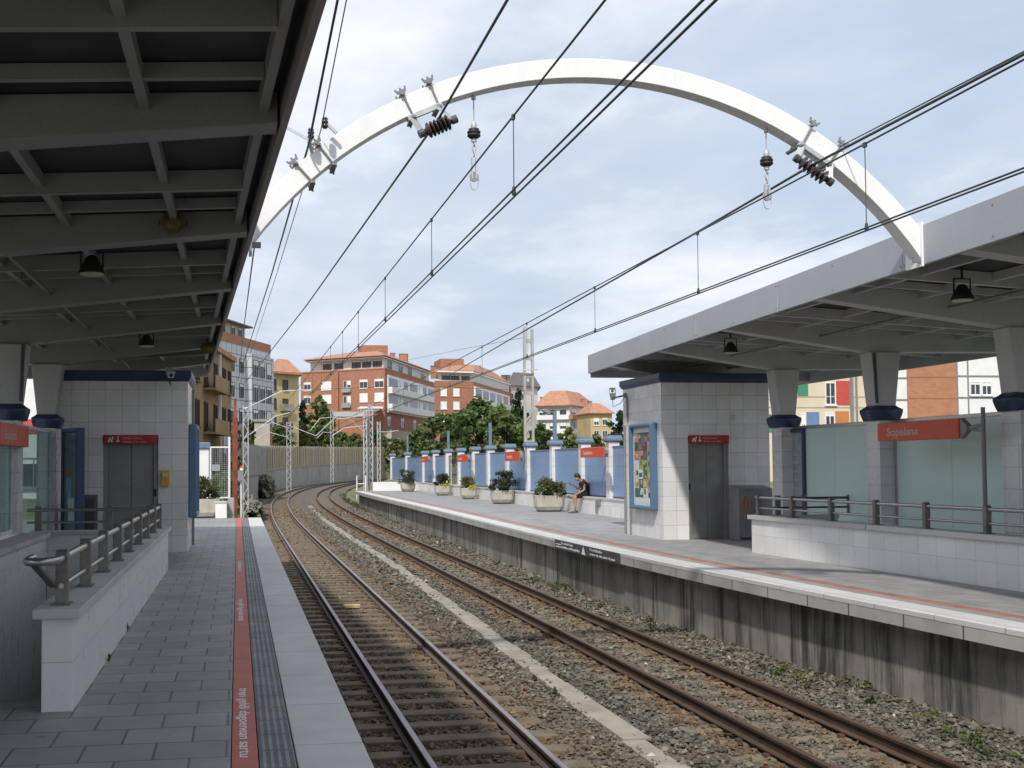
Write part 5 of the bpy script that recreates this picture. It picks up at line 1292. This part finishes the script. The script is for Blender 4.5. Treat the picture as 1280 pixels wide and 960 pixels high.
rf = hiproof(f2, zpent+.75, 1.9*K, 1.6*K, .42).build('roof', 'roof', b1)
MB().extr([tuple(q) for q in shrinkfp(f2, -1.7)], 'z', zpent+.42, zpent+.595).build('eaves', 'white', b1)
E1 = Edge(fp[0], fp[1]); E2 = Edge(fp[1], fp[2])
m = Vector((f2[0][0]+f2[1][0], f2[0][1]+f2[1][1]))/2
pb0, pb1 = P(451, 450, y=196*K), P(483, 450, y=196*K); ztw = P(470, 433, y=196*K).z
MB().box(pb0.x, pb1.x, 194*K, 201*K, zpent, ztw).build('roof_tower', 'brick', rf)
for u, v in ((445, 441), (438, 444), (491, 442.5), (504, 443.5), (507, 444)):
    q = P(u, v, y=197*K); chim(rf, q.x, q.y, q.z-1.3, 1.1 if u != 504 else 1.8, 1.4)
def zf(v, u=430, y=185*K): return P(u, v, y=y).z
H = zt
for (u0, u1, rows) in ((382, 390.5, (0, 1)), (403, 415, (0, 1)), (448, 457, (0, 1)), (465, 475, (0, 1))):
    k0, k1 = ((P(q, 500, y=185*K).x-Lf.x)/(C.x-Lf.x)*E1.L for q in (u0, u1))
    for r in rows: E1.win(b1, k0, zf(485.5)-.2 if r == 0 else zf(503.5), k1-k0, 1.35*K, 1. if (u0 in (403,) or (r == 1 and u0 > 440)) else .25, 'white')
k0 = (P(428.5, 500, y=185*K).x-Lf.x)/(C.x-Lf.x)*E1.L
bm_ = MB()
for r, vz in ((0, 489), (1, 508)):
    E1.box(bm_, k0, k0+1.6*K, zf(vz)-.1, zf(vz)+1.9*K, .0, .05); 
    E1.win(b1, k0+.15, zf(vz), .6*K, 1.6*K, 0, 'white', mull=0); E1.win(b1, k0+.85*K, zf(vz), .65*K, 1.6*K, .9 if r else .4, 'white', mull=0)
    rl = MB(); E1.box(rl, k0, k0+1.6*K, zf(vz)-.2, zf(vz)+.8, .5, .56); E1.box(rl, k0, k0+1.6*K, zf(vz)-.35, zf(vz)-.2, 0, .56); rl.build('balcony', 'concrete', b1)
xg = (P(420, 500, y=185*K).x-Lf.x)/(C.x-Lf.x)*E1.L; gm = MB(); E1.box(gm, xg, xg+1., zb, zt-.1, 0, .45); gm.build('brick_pier', 'brick', b1)
# penthouse windows
F1 = Edge(f2[0], f2[1]); F2 = Edge(f2[1], f2[2])
for a in (.18, .34, .58, .72, .86): F1.win(b1, F1.L*a, zt+.9, 1.7*K, zpent-zt-.8, .15, 'dark', mull=1)
for a in (.08, .3, .5, .8): F2.win(b1, F2.L*a, zt+.9, 2.6*K, zpent-zt-.8, .0, 'dark', mull=2)
# white balcony bands on the right hand side
zb0 = P(484, 512, y=yc).z; nfl = 2; fh = (zt-1.4-zb0)/nfl
wl = MB(); E2.box(wl, 1.8, E2.L-.4, zb0-.5, zt-1.2, 0, .35); wl.build('balcony_block', 'white', b1)
for r in range(nfl):
    z0 = zb0+fh*r
    rec = MB()
    for k in range(5): E2.box(rec, 2.4+k*(E2.L-4)/5, 2.4+(k+.82)*(E2.L-4)/5, z0+1.4, z0+fh-.4, .352, .37, 0)
    rec.build('loggia', 'pane', b1)
    for k in range(5):
        if k % 2: q = MB(); E2.box(q, 2.7+k*(E2.L-4)/5, 2.7+(k+.35)*(E2.L-4)/5, z0+1.4, z0+fh-.4, .37, .40); q.build('blind', 'blind', b1)
    rl = MB(); E2.box(rl, 1.7, E2.L-.3, z0-.1, z0+1.4, .36, 1.3); rl.build('balcony', 'white', b1)
for k in range(4): E2.win(b1, 2+k*(E2.L-4)/4, zb0-3.6, 3.2, 2.3, .3, 'mid', mull=1)
zc0 = P(487, 541, y=yc).z
pl = MB(); E2.box(pl, .4, E2.L+6, zb, zb0-4.5, .0, 1.4); pl.build('stone_plinth', 'tan', b1)
aw = MB(); q0, q1 = P(417, 515, y=176*K), P(455, 515, y=176*K); aw.box(q0.x, q1.x, 175*K, 179.5*K, P(430, 521, y=176*K).z, P(430, 515, y=176*K).z); aw.build('canopy_roof', 'galv', b1)
aw = MB(); q0, q1 = P(449, 508, y=178*K), P(478, 508, y=178*K); aw.box(q0.x, q1.x, 177*K, 180.5*K, P(430, 511, y=178*K).z, P(430, 508.5, y=178*K).z); aw.build('awning', 'white', b1)

# --- second brick block
yc, yl, yr = 226., 224., 262.
Lf = P(543, 500, y=yl); C = P(592, 500, y=yc); Rt = P(640, 500, y=yr); zt = P(592, 477, y=yc).z; zb = 4
bk = Vector((Rt.x-C.x, Rt.y-C.y, 0)); fp = [(Lf.x, Lf.y), (C.x, C.y), (Rt.x, Rt.y), (Lf.x+bk.x, Lf.y+bk.y)]
b2 = bld('brick_building', 'second orange brick block with roof terrace, right of the balcony block', (C.x, 240, zb))
prism(fp, zb, zt).build('wall', 'brick', b2)
f2 = shrinkfp(fp, 2.); zp = P(592, 466, y=yc).z
prism(f2, zt, zp).build('penthouse_wall', 'render', b2)
MB().extr([tuple(q) for q in shrinkfp(f2, -1.5)], 'z', zp, zp+.3).build('eaves', 'white', b2)
rf = hiproof(f2, zp+.3, 2.2, 1.4, .4).build('roof', 'roof', b2)
q0, q1 = P(548.5, 455, y=236), P(577.5, 455, y=236); MB().box(q0.x, q1.x, 234, 242, zp, P(560, 449.5, y=236).z).build('roof_tower', 'brick', rf)
for u in (541, 545, 586, 594, 598): q = P(u, 458.5, y=240); chim(rf, q.x, q.y, q.z-.9, .8, 1.)
E1 = Edge(fp[0], fp[1]); E2 = Edge(fp[1], fp[2]); F1 = Edge(f2[0], f2[1])
for u0 in (550, 566.5):
    k0 = (P(u0, 500, y=225).x-Lf.x)/(C.x-Lf.x)*E1.L
    for v in (495, 511.5, 527): E1.win(b2, k0, P(560, v, y=225).z, 1.3, 1.5, 1., 'white', mull=0)
for a in (.1, .35, .65): F1.win(b2, F1.L*a, zt+.5, 1.8, zp-zt-.8, .2, 'dark')
wl = MB(); E2.box(wl, .3, E2.L-4, zt-12, zt-.9, 0, .3); wl.build('balcony_block', 'white', b2)
for r in range(3):
    z0 = zt-4.2-3.2*r; rec = MB()
    for k in range(5): E2.box(rec, .9+k*(E2.L-5.5)/5, .9+(k+.75)*(E2.L-5.5)/5, z0+1.1, z0+2.9, .302, .33)
    rec.build('loggia', 'pane', b2); rl = MB(); E2.box(rl, .3, E2.L-4, z0, z0+1., .31, .9); rl.build('balcony', 'white', b2)

# --- grey roofed block behind it
A = P(634, 500, y=262); B = P(672, 500, y=268); zt = P(650, 483, y=264).z
b3 = bld('apartment_building', 'pale apartment block with dark grey roof behind the concrete mast', ((A.x+B.x)/2, 268, 4))
fp = [(A.x, A.y), (B.x, B.y), (B.x+3, B.y+12), (A.x+3, A.y+12)]
prism(fp, 3, zt).build('wall', 'render', b3)
rf = hiproof(fp, zt, 3.4, .9, .55).build('roof', 'roofgrey', b3)
E1 = Edge(fp[0], fp[1])
for u in (629.5, 635, 641.5, 645, 657): q = P(u, 471 if u < 640 else 474, y=268); chim(rf, q.x, q.y, q.z-.8, .9, 1.1, 'roofgrey')
for r in range(4):
    for k in range(3): E1.win(b3, .5+k*2.2, zt-2.6-2.9*r, 1.5, 1.6, .3 if (r+k) % 2 else 0, 'mid')
pr = MB(); E1.box(pr, 0, .9, 3, zt-.3, 0, .3); pr.build('brick_pier', 'brick', b3)

# --- orange roofed white block on the right
A = P(672, 520, y=250); B = P(712, 520, y=246); Cc = P(746, 520, y=262); zt = P(712, 511, y=246).z; zt = P(712, 507, y=246).z
b4 = bld('apartment_building', 'white apartment block with bright orange hip roof and many chimneys', (B.x, 255, 3))
fp = [(A.x, A.y), (B.x, B.y), (Cc.x, Cc.y), (A.x+6, A.y+18)]
prism(fp, 2, zt).build('wall', 'render', b4)
rf = hiproof(fp, zt, 3.6, 1.1, .45).build('roof', 'roof', b4)
for u, v in ((678, 497), (684.5, 494), (690, 492), (692.5, 493), (706, 492), (714, 494), (718, 497), (729, 499), (737, 502)): q = P(u, v, y=254); chim(rf, q.x, q.y, q.z-1.0, .75, 1.0, 'brickpale' if u % 2 else 'tan')
E1 = Edge(fp[0], fp[1]); E2 = Edge(fp[1], fp[2])
for r in range(4):
    z0 = zt-2.7-3.0*r
    for E in (E1, E2):
        rl = MB(); E.box(rl, 0, E.L, z0-.25, z0+.75, .0, .7); rl.build('balcony', 'brickpale' if r == 0 and E is E2 else 'white', b4)
        for k in range(3): E.win(b4, E.L*(.06+k*.32), z0+.5, E.L*.2, 1.7, .5 if (k+r) % 3 == 0 else 0, 'mid', sill=False)
A = P(738, 520, y=235); B = P(765, 520, y=235); zt = P(750, 517, y=235).z
b5 = bld('house', 'small yellow house with tiled roof far behind the fence', ((A.x+B.x)/2, 240, 2))
fp = [(A.x, 235), (B.x, 235), (B.x, 245), (A.x, 245)]; prism(fp, 2, zt).build('wall', 'yellowr', b5); hiproof(fp, zt, 2.3, .9, .3).build('roof', 'roof', b5)
E1 = Edge(fp[0], fp[1])
for r in range(2):
    for k in range(2): E1.win(b5, .7+k*1.8, zt-2.4-2.6*r, 1.1, 1.5, 0, 'white')

# --- yellow house on the left
A = P(336, 520, y=172); B = P(376, 520, y=176); zt = P(360, 468, y=174).z
b6 = bld('house', 'yellow rendered house with orange tiled roof left of the big brick block', ((A.x+B.x)/2, 178, 3))
fp = [(A.x, A.y), (B.x-.3, B.y), (B.x-1, B.y+12), (A.x, A.y+12)]; prism(fp, 2, zt).build('wall', 'yellowr', b6); hiproof(fp, zt, 2.6, 1.0, .3, .3).build('roof', 'roof', b6)
E1 = Edge(fp[0], fp[1])
for r in range(5):
    for k, u in enumerate((.35, 2.7)): E1.win(b6, u+E1.L*.0, zt-2.3-2.75*r, 1.1, 1.5, 0, 'shutter')
    if r: rl = MB(); E1.box(rl, 2.2, 4.3, zt-2.5-2.75*r, zt-1.6-2.75*r, .5, .56); E1.box(rl, 2.2, 4.3, zt-2.6-2.75*r, zt-2.5-2.75*r, 0, .56); rl.build('balcony', 'shutter' if r == 2 else 'concrete', b6)

# --- white and grey clad block
A = P(262, 500, y=134); B = P(338, 500, y=152); zt = P(338, 437, y=152).z+.6
A = Vector((A.x, A.y, 0)); d = (Vector((B.x, B.y, 0))-A).normalized()
fp = [(A.x-4*d.x, A.y-4*d.y), (B.x, B.y), (B.x-11*d.y, B.y+11*d.x), (A.x-14*d.y, A.y+14*d.x)]
b7 = bld('apartment_building', 'white panelled apartment block with dark grid lines and bay windows behind the wires', (A.x, 145, 2))
prism(fp, 1, zt-1.1).build('wall', 'panelwhite', b7); prism(shrinkfp(fp, -.06), zt-1.1, zt).build('brick_band', 'brickpale', b7)
f2 = shrinkfp(fp, 2.4); f2[1] = (B.x-5*d.x-1.5*d.y, B.y-5*d.y+1.5*d.x); f2[2] = (B.x-5*d.x-8*d.y, B.y-5*d.y+8*d.x)
prism(f2, zt, zt+1.7).build('penthouse_wall', 'tan', b7); hiproof(f2, zt+1.7, .7, 1.3, .5).build('roof', 'roofgrey', b7)
E1 = Edge(fp[0], fp[1]); F1 = Edge(f2[0], f2[1])
for a in (.3, .5, .7, .85): F1.win(b7, F1.L*a, zt+.3, 1.2, 1.2, .2, 'dark')
bw = MB(); E1.box(bw, E1.L-8.6, E1.L-.9, zt-10.5, zt-1.9, 0, .8); bw.build('bay', 'panelwhite', b7)
for r in range(5):
    z0 = zt-4.6-3.0*r
    for u, n in ((E1.L-8.2, .8), (E1.L-6.0, .8), (E1.L-3.6, .8)):
        if r > 2: continue
        E1x = Edge((fp[0][0]+E1.n.x*n, fp[0][1]+E1.n.y*n), (fp[1][0]+E1.n.x*n, fp[1][1]+E1.n.y*n)); E1x.win(b7, u, z0, 1.7, 2.0, .15*(r % 2), 'dark', mull=1, sill=False)
    for u in (E1.L-17, E1.L-13.5, E1.L-10.6): E1.win(b7, u, z0+.3, 1.3, 1.7, .2, 'dark', sill=False)
    if r > 2:
        for u in (E1.L-8, E1.L-5, E1.L-2.6): E1.win(b7, u, z0, 1.3, 1.8, 0, 'shutter', sill=False)
gb = MB(); E1.box(gb, E1.L-9, E1.L, 1, zt-10.5, 0, .25); gb.build('brick_base', 'brickpale', b7)
# grey concrete base block in front
A2 = P(318, 560, y=140); B2 = P(337, 560, y=141)
b7b = bld('garage_block', 'plain grey concrete block below the white panelled building', (A2.x, 142, 0)); MB().box(A2.x, B2.x, 140, 146, 0, P(330, 527, y=140).z).build('wall', 'tan', b7b)
MB().box(A2.x-.2, B2.x+.2, 139.8, 146.2, P(330, 527, y=140).z, P(330, 527, y=140).z+.3).build('roof_slab', 'concrete', b7b)

# --- ochre block on the left
A = Vector((P(236, 500, y=74).x, 74, 0)); B = Vector((P(289, 500, y=92).x, 92, 0)); d = (B-A).normalized(); A = A-d*6; zt = P(280, 449, y=90).z
fp = [(A.x, A.y), (B.x, B.y), (B.x-9*d.y, B.y+9*d.x), (A.x-9*d.y, A.y+9*d.x)]
b8 = bld('apartment_building', 'ochre rendered block with dark shuttered windows and laundry beside the canopy end', (A.x, 85, 0))
prism(fp, -1, zt).build('wall', 'ochre', b8); rf = hiproof(fp, zt, 1.6, .9, .4, .35).build('roof', 'roof', b8)
E1 = Edge(fp[0], fp[1])
for r in range(4):
    for u in (E1.L-1.9, E1.L-4.6, E1.L-8.6, E1.L-12.6, E1.L-16): E1.win(b8, u, zt-2.6-2.9*r, 1.15, 1.75, 0, 'shutter', depth=.12)
    rl = MB(); E1.box(rl, E1.L-13, E1.L-6.8, zt-2.9-2.9*r, zt-2.0-2.9*r, .8, .86); E1.box(rl, E1.L-13, E1.L-6.8, zt-3.0-2.9*r, zt-2.86-2.9*r, 0, .86); rl.build('balcony', 'ochre', b8)
q = MB(); E1.box(q, E1.L-6.5, E1.L-6.3, -1, zt, .02, .2); q.build('drain_pipe', 'white', b8)
dg = MB(); rg = random.Random(2)
ld = thing('laundry', 'pale washing hanging from a window of the ochre block', 'laundry', A+d*(E1.L-8)+Vector((0, 0, zt-5)))
for i in range(6): E1.box(dg, E1.L-9.6+i*.42, E1.L-9.25+i*.42, zt-4.6-rg.uniform(.5, 1.2)-1.4, zt-4.6-1.4, .9+.02*i, .93+.02*i, i % 3)
dg.build('cloths', ['white', 'print_sky', 'print_pale'], ld)

# --- pale building seen through the gap at the left
A = P(-40, 500, y=62); B = P(75, 500, y=62)
b9 = bld('apartment_building', 'pale building with a red band seen through the gap between the dark columns', ((A.x+B.x)/2, 65, 0))
fp = [(A.x-14, 62), (B.x, 62), (B.x, 74), (A.x-14, 74)]; zt = 9.5
prism(fp, -1, zt).build('wall', 'white', b9); hiproof(fp, zt, 2, .6, .3).build('roof', 'roof', b9)
E1 = Edge(fp[0], fp[1]); q = MB(); E1.box(q, .2, E1.L, P(40, 533, y=62).z-.35, P(40, 524, y=62).z, 0, .06); q.build('red_band', 'pred', b9)
for k in range(9):
    E1.win(b9, E1.L-1.9-2.2*k, .6, 1.3, 1.5, .3 if k % 2 else 0, 'mid')

# --- colourful building behind the far canopy
yq = 84.
A = P(900, 500, y=yq); B = P(1112, 500, y=yq); zt = 10.4
b10 = bld('apartment_building', 'cream building with green, red, blue and orange panels behind the far canopy', ((A.x+B.x)/2, yq, 0))
fp = [(A.x, yq), (B.x, yq), (B.x, yq+12), (A.x, yq+12)]; prism(fp, -1, zt).build('wall', 'cream', b10); MB().box(A.x-.3, B.x+.3, yq-.3, yq+12.3, zt, zt+.35).build('roof', 'roofgrey', b10)
E1 = Edge(fp[0], fp[1])
def uz(u, v): q = P(u, v, y=yq); return q.x-A.x, q.z
for (u0, u1, v0, v1, mt) in ((997, 1010, 480, 495, 'pgreen'), (960, 966, 518, 540, 'pgreen'), (1045, 1062, 476, 506, 'pred'), (1008, 1024, 515, 534, 'pblue'), (1044, 1061, 514, 534, 'porange'), (1112, 1117, 473, 490, 'pgreen')):
    x0, z1 = uz(u0, v0); x1, z0 = uz(u1, v1); q = MB(); E1.box(q, x0, min(x1, E1.L-.02), z0, z1, 0, .05); q.build('colour_panel', mt, b10)
for (u0, u1, v0, v1) in ((1031, 1044.5, 478, 506), (1031, 1043.5, 516, 536), (1001, 1007, 517, 536), (962, 969, 479, 497), (1031, 1044.5, 441, 466), (985, 998, 441, 466)):
    x0, z1 = uz(u0, v0); x1, z0 = uz(u1, v1); E1.win(b10, x0, z0, x1-x0, z1-z0, 0, 'white', mull=1)
x0, z0 = uz(1062.5, 500); q = MB(); E1.box(q, x0, x0+.25, -1, zt, 0, .12); E1.box(q, x0+.45, x0+.6, -1, zt, 0, .08); q.build('drain_pipe', 'mid', b10)
for v in (495.5, 509, 535, 468): x0, z0 = uz(960, v); q = MB(); E1.box(q, 0, E1.L, z0-.04, z0+.04, 0, .03); q.build('joint_line', 'tan', b10)
yq = 84.4
A = P(1115.5, 500, y=yq); B = P(1420, 500, y=yq)
b11 = bld('apartment_building', 'brick and white panelled block right of the colourful building behind the far canopy', ((A.x+B.x)/2, yq, 0))
fp = [(A.x, yq), (B.x, yq), (B.x, yq+12), (A.x, yq+12)]; prism(fp, -1, 11.5).build('wall', 'white', b11); MB().box(A.x-.3, B.x+.3, yq-.3, yq+12.3, 11.5, 11.8).build('roof', 'roofgrey', b11)
E1 = Edge(fp[0], fp[1])
x0, _ = uz(0, 0); q = MB(); xa = P(1134, 500, y=yq).x-A.x; xb_ = P(1195.5, 500, y=yq).x-A.x; E1.box(q, xa, xb_, -1, 11.3, 0, .08); q.build('brick_panel', 'brickpale', b11)
q = MB()
for v in (473, 500, 528, 446): z = P(1200, v, y=yq).z; E1.box(q, 0, xa, z-.06, z+.06, .0, .04); 
for v in (470, 497, 524): z = P(1200, v, y=yq).z; E1.box(q, xb_, E1.L, z-.06, z+.06, .0, .04)
for u in (1197, 1210.5, 1258): z = P(u, 500, y=yq).x-A.x; E1.box(q, z-.06, z+.06, -1, 11.3, .0, .035)
q.build('panel_joints', 'mid', b11)
q = MB()
for v in (471.5, 498): z = P(1160, v, y=yq).z; E1.box(q, xa, xb_, z-.03, z+.03, .08, .1)
q.build('brick_joint', 'brick', b11)
for (u0, u1, v0, v1) in ((1212, 1225.5, 477, 494), (1226.5, 1239.5, 477, 494), (1265, 1290, 470, 492), (1300, 1325, 470, 492)):
    x0, z1 = P(u0, v0, y=yq).x-A.x, P(u0, v0, y=yq).z; x1, z0 = P(u1, v1, y=yq).x-A.x, P(u1, v1, y=yq).z; E1.win(b11, x0, z0, x1-x0, z1-z0, 0, 'white', mull=1)

# ================================================================== TREES
def wally(u):
    r = ray(u, 600); k = r.x/r.y; y = 110.
    while xWl(y) < k*y and y < 300: y += .5
    return y
def tr(label, u, vt, vb, y, wpx, pal, seed, n=6000, leaf=.2, conic=False, name='tree', group='trees beyond the platforms'):
    if 340 < u < 480 and y > 140: y = wally(u)+26
    c = P(u, vb, y=y); top = P(u, vt, y=y).z; r = wpx*y/1480/2; z = min(c.z, gz(c.x, y))
    return tree(name, label, c.x, y, z, (top-z)/.98, r, pal, seed, n, leaf, .2, conic, group=group)
tr('dense dark green tree rising behind the fence in front of the second brick block', 597, 499, 575, 118, 80, GREENS, 51, 9000, .21)
tr('broad green tree left of the dense one, behind the far end of the fence', 553, 517, 575, 124, 66, GREENS, 52, 8000, .2)
tr('tall dark conifer beside the concrete mast', 648, 484, 570, 112, 44, DARKG, 53, 7000, .19, True)
tr('light green tree with pale blossom behind the middle of the fence', 626, 506, 570, 108, 60, YELG+GREENS, 54, 7000, .19)
tr('rounded green tree right of the concrete mast behind the fence', 676, 529, 570, 100, 36, GREENS, 55, 5500, .17)
tr('small yellowish green tree behind the nearest blue fence post', 712, 534, 565, 96, 36, YELG, 56, 4500, .16)
tr('dark bushy tree at the edge of the sunlit lift building', 776, 513, 555, 120, 34, DARKG, 57, 5000, .2)
tr('low green tree behind the white end of the fence', 522, 536, 580, 110, 40, GREENS, 58, 5000, .18)
tr('dark tree in front of the left end of the big brick block', 400, 493, 545, 170, 38, GREENS, 61, 8000, .28)
tr('narrow dark tree between the yellow house and the brick block', 378, 499, 545, 168, 17, DARKG+GREENS, 62, 4000, .26)
tr('bright green tree below the yellow house', 374, 526, 560, 150, 40, YELG+GREENS, 63, 6000, .24)
tr('dark ivy covered tree below the yellow house near the grey block', 350, 528, 563, 146, 32, GREENS, 64, 6000, .24)
tr('small lone tree on the dry slope above the sheet fence', 388, 543, 565, 152, 20, GREENS, 65, 3500, .2)
tr('green tree above the middle of the sheet fence', 425, 540, 565, 165, 34, GREENS, 66, 4500, .24)
tr('leafy tree above the right end of the sheet fence', 446, 541, 565, 168, 30, GREENS+YELG, 67, 4500, .24)
tr('dark tree below the balcony side of the brick block', 470, 538, 575, 160, 40, DARKG+GREENS, 68, 4500, .24)
tr('green bush topped tree left behind the rusty post', 312, 522, 575, 105, 18, GREENS, 69, 3500, .16)
tr('young green tree beside the left lattice mast', 292, 528, 580, 70, 10, YELG, 70, 2500, .11)
tr('pale leafed tree behind the second fence pillar', 745, 541, 565, 90, 30, YELG, 71, 3500, .15)
tr('tall shrub of mixed green behind the third blue post', 497, 548, 585, 104, 34, YELG, 72, 4500, .15)
bush('shrub', 'green bush inside the wire mesh gate', P(276, 600, y=45).x, 45, 0, 1.4, 1.5, GREENS, 80, 1800, .05)
bush('shrub', 'low bush beside the white pillar behind the mesh gate', P(262, 600, y=48).x, 48, 0, 1.2, 1.0, YELG, 81, 1500, .05)

# ================================================================== SKY, SUN, CAMERA
sun = Vector((-.41, -.85, 1)).normalized(); el = math.asin(sun.z); az = math.atan2(sun.x, sun.y)
w = bpy.data.worlds.new('World'); SC.world = w; w.use_nodes = True; nt = w.node_tree
bg = nt.nodes['Background']
sk = nt.nodes.new('ShaderNodeTexSky'); sk.sky_type = 'NISHITA'; sk.sun_disc = False; sk.sun_elevation = el; sk.sun_rotation = az; sk.air_density = 1.2; sk.dust_density = 2.5; sk.ozone_density = 1.5
tc = nt.nodes.new('ShaderNodeTexCoord'); sx = nt.nodes.new('ShaderNodeSeparateXYZ'); nt.links.new(tc.outputs['Generated'], sx.inputs[0])
zz = N(nt, 'ShaderNodeMath', operation='MAXIMUM'); nt.links.new(sx.outputs[2], zz.inputs[0]); zz.inputs[1].default_value = 0.
za_ = N(nt, 'ShaderNodeMath', operation='ADD'); nt.links.new(zz.outputs[0], za_.inputs[0]); za_.inputs[1].default_value = .13
dx = N(nt, 'ShaderNodeMath', operation='DIVIDE'); nt.links.new(sx.outputs[0], dx.inputs[0]); nt.links.new(za_.outputs[0], dx.inputs[1])
dy = N(nt, 'ShaderNodeMath', operation='DIVIDE'); nt.links.new(sx.outputs[1], dy.inputs[0]); nt.links.new(za_.outputs[0], dy.inputs[1])
cm = nt.nodes.new('ShaderNodeCombineXYZ'); nt.links.new(dx.outputs[0], cm.inputs[0]); nt.links.new(dy.outputs[0], cm.inputs[1])
n1 = noise(nt, scaled(nt, cm.outputs[0], (.8, .62, 1)), 1.15, 9, .56); n2 = noise(nt, cm.outputs[0], .5, 5, .5)
soft = mixc(nt, .45, n1, n2)
clear = mixc(nt, .72, sk.outputs[0], (3.8, 4.6, 5.85))
veil = mixc(nt, ramp(nt, soft, .38, .62), clear, (6.0, 6.4, 7.2))
wht = mixc(nt, ramp(nt, n1, .46, .62, (0, 0, 0), (.9,)*3), veil, (7.8, 7.9, 8.1))
n3 = noise(nt, scaled(nt, cm.outputs[0], (.7, .5, 1)), .8, 6, .5)
gry = mixc(nt, ramp(nt, n3, .48, .66, (0, 0, 0), (.65,)*3), wht, (4.4, 4.95, 5.95))
hz = mixc(nt, ramp(nt, zz.outputs[0], .0, .22, (.8,)*3, (0, 0, 0)), gry, (4.6, 5.2, 6.3))
nt.links.new(hz, bg.inputs['Color']); bg.inputs['Strength'].default_value = .115
l = bpy.data.lights.new('sun', 'SUN'); l.energy = 3.0; l.angle = math.radians(2.2); l.color = (1, .955, .88)
lo = bpy.data.objects.new('sun', l); COL.objects.link(lo); lo.rotation_euler = sun.to_track_quat('Z', 'Y').to_euler(); lo.location = (-10, -20, 40)
cd = bpy.data.cameras.new('camera'); co = bpy.data.objects.new('camera', cd); COL.objects.link(co)
R = Matrix((CX, CY, CZ))   # rows: world axes in camera space
co.matrix_world = Matrix.Translation(CAM) @ R.to_4x4()
cd.sensor_width = 36; cd.sensor_fit = 'HORIZONTAL'; cd.lens = F/1280*36
cd.shift_x = (640-PU)/1280; cd.shift_y = -(480-PV)/1280
cd.clip_start = .05; cd.clip_end = 6000
SC.camera = co
vs = SC.view_settings; vs.view_transform = 'Standard'; vs.look = 'None'; vs.exposure = .28; vs.gamma = 1; vs.use_curve_mapping = False
SC.cycles.max_bounces = 8; SC.cycles.diffuse_bounces = 4; SC.cycles.transparent_max_bounces = 12
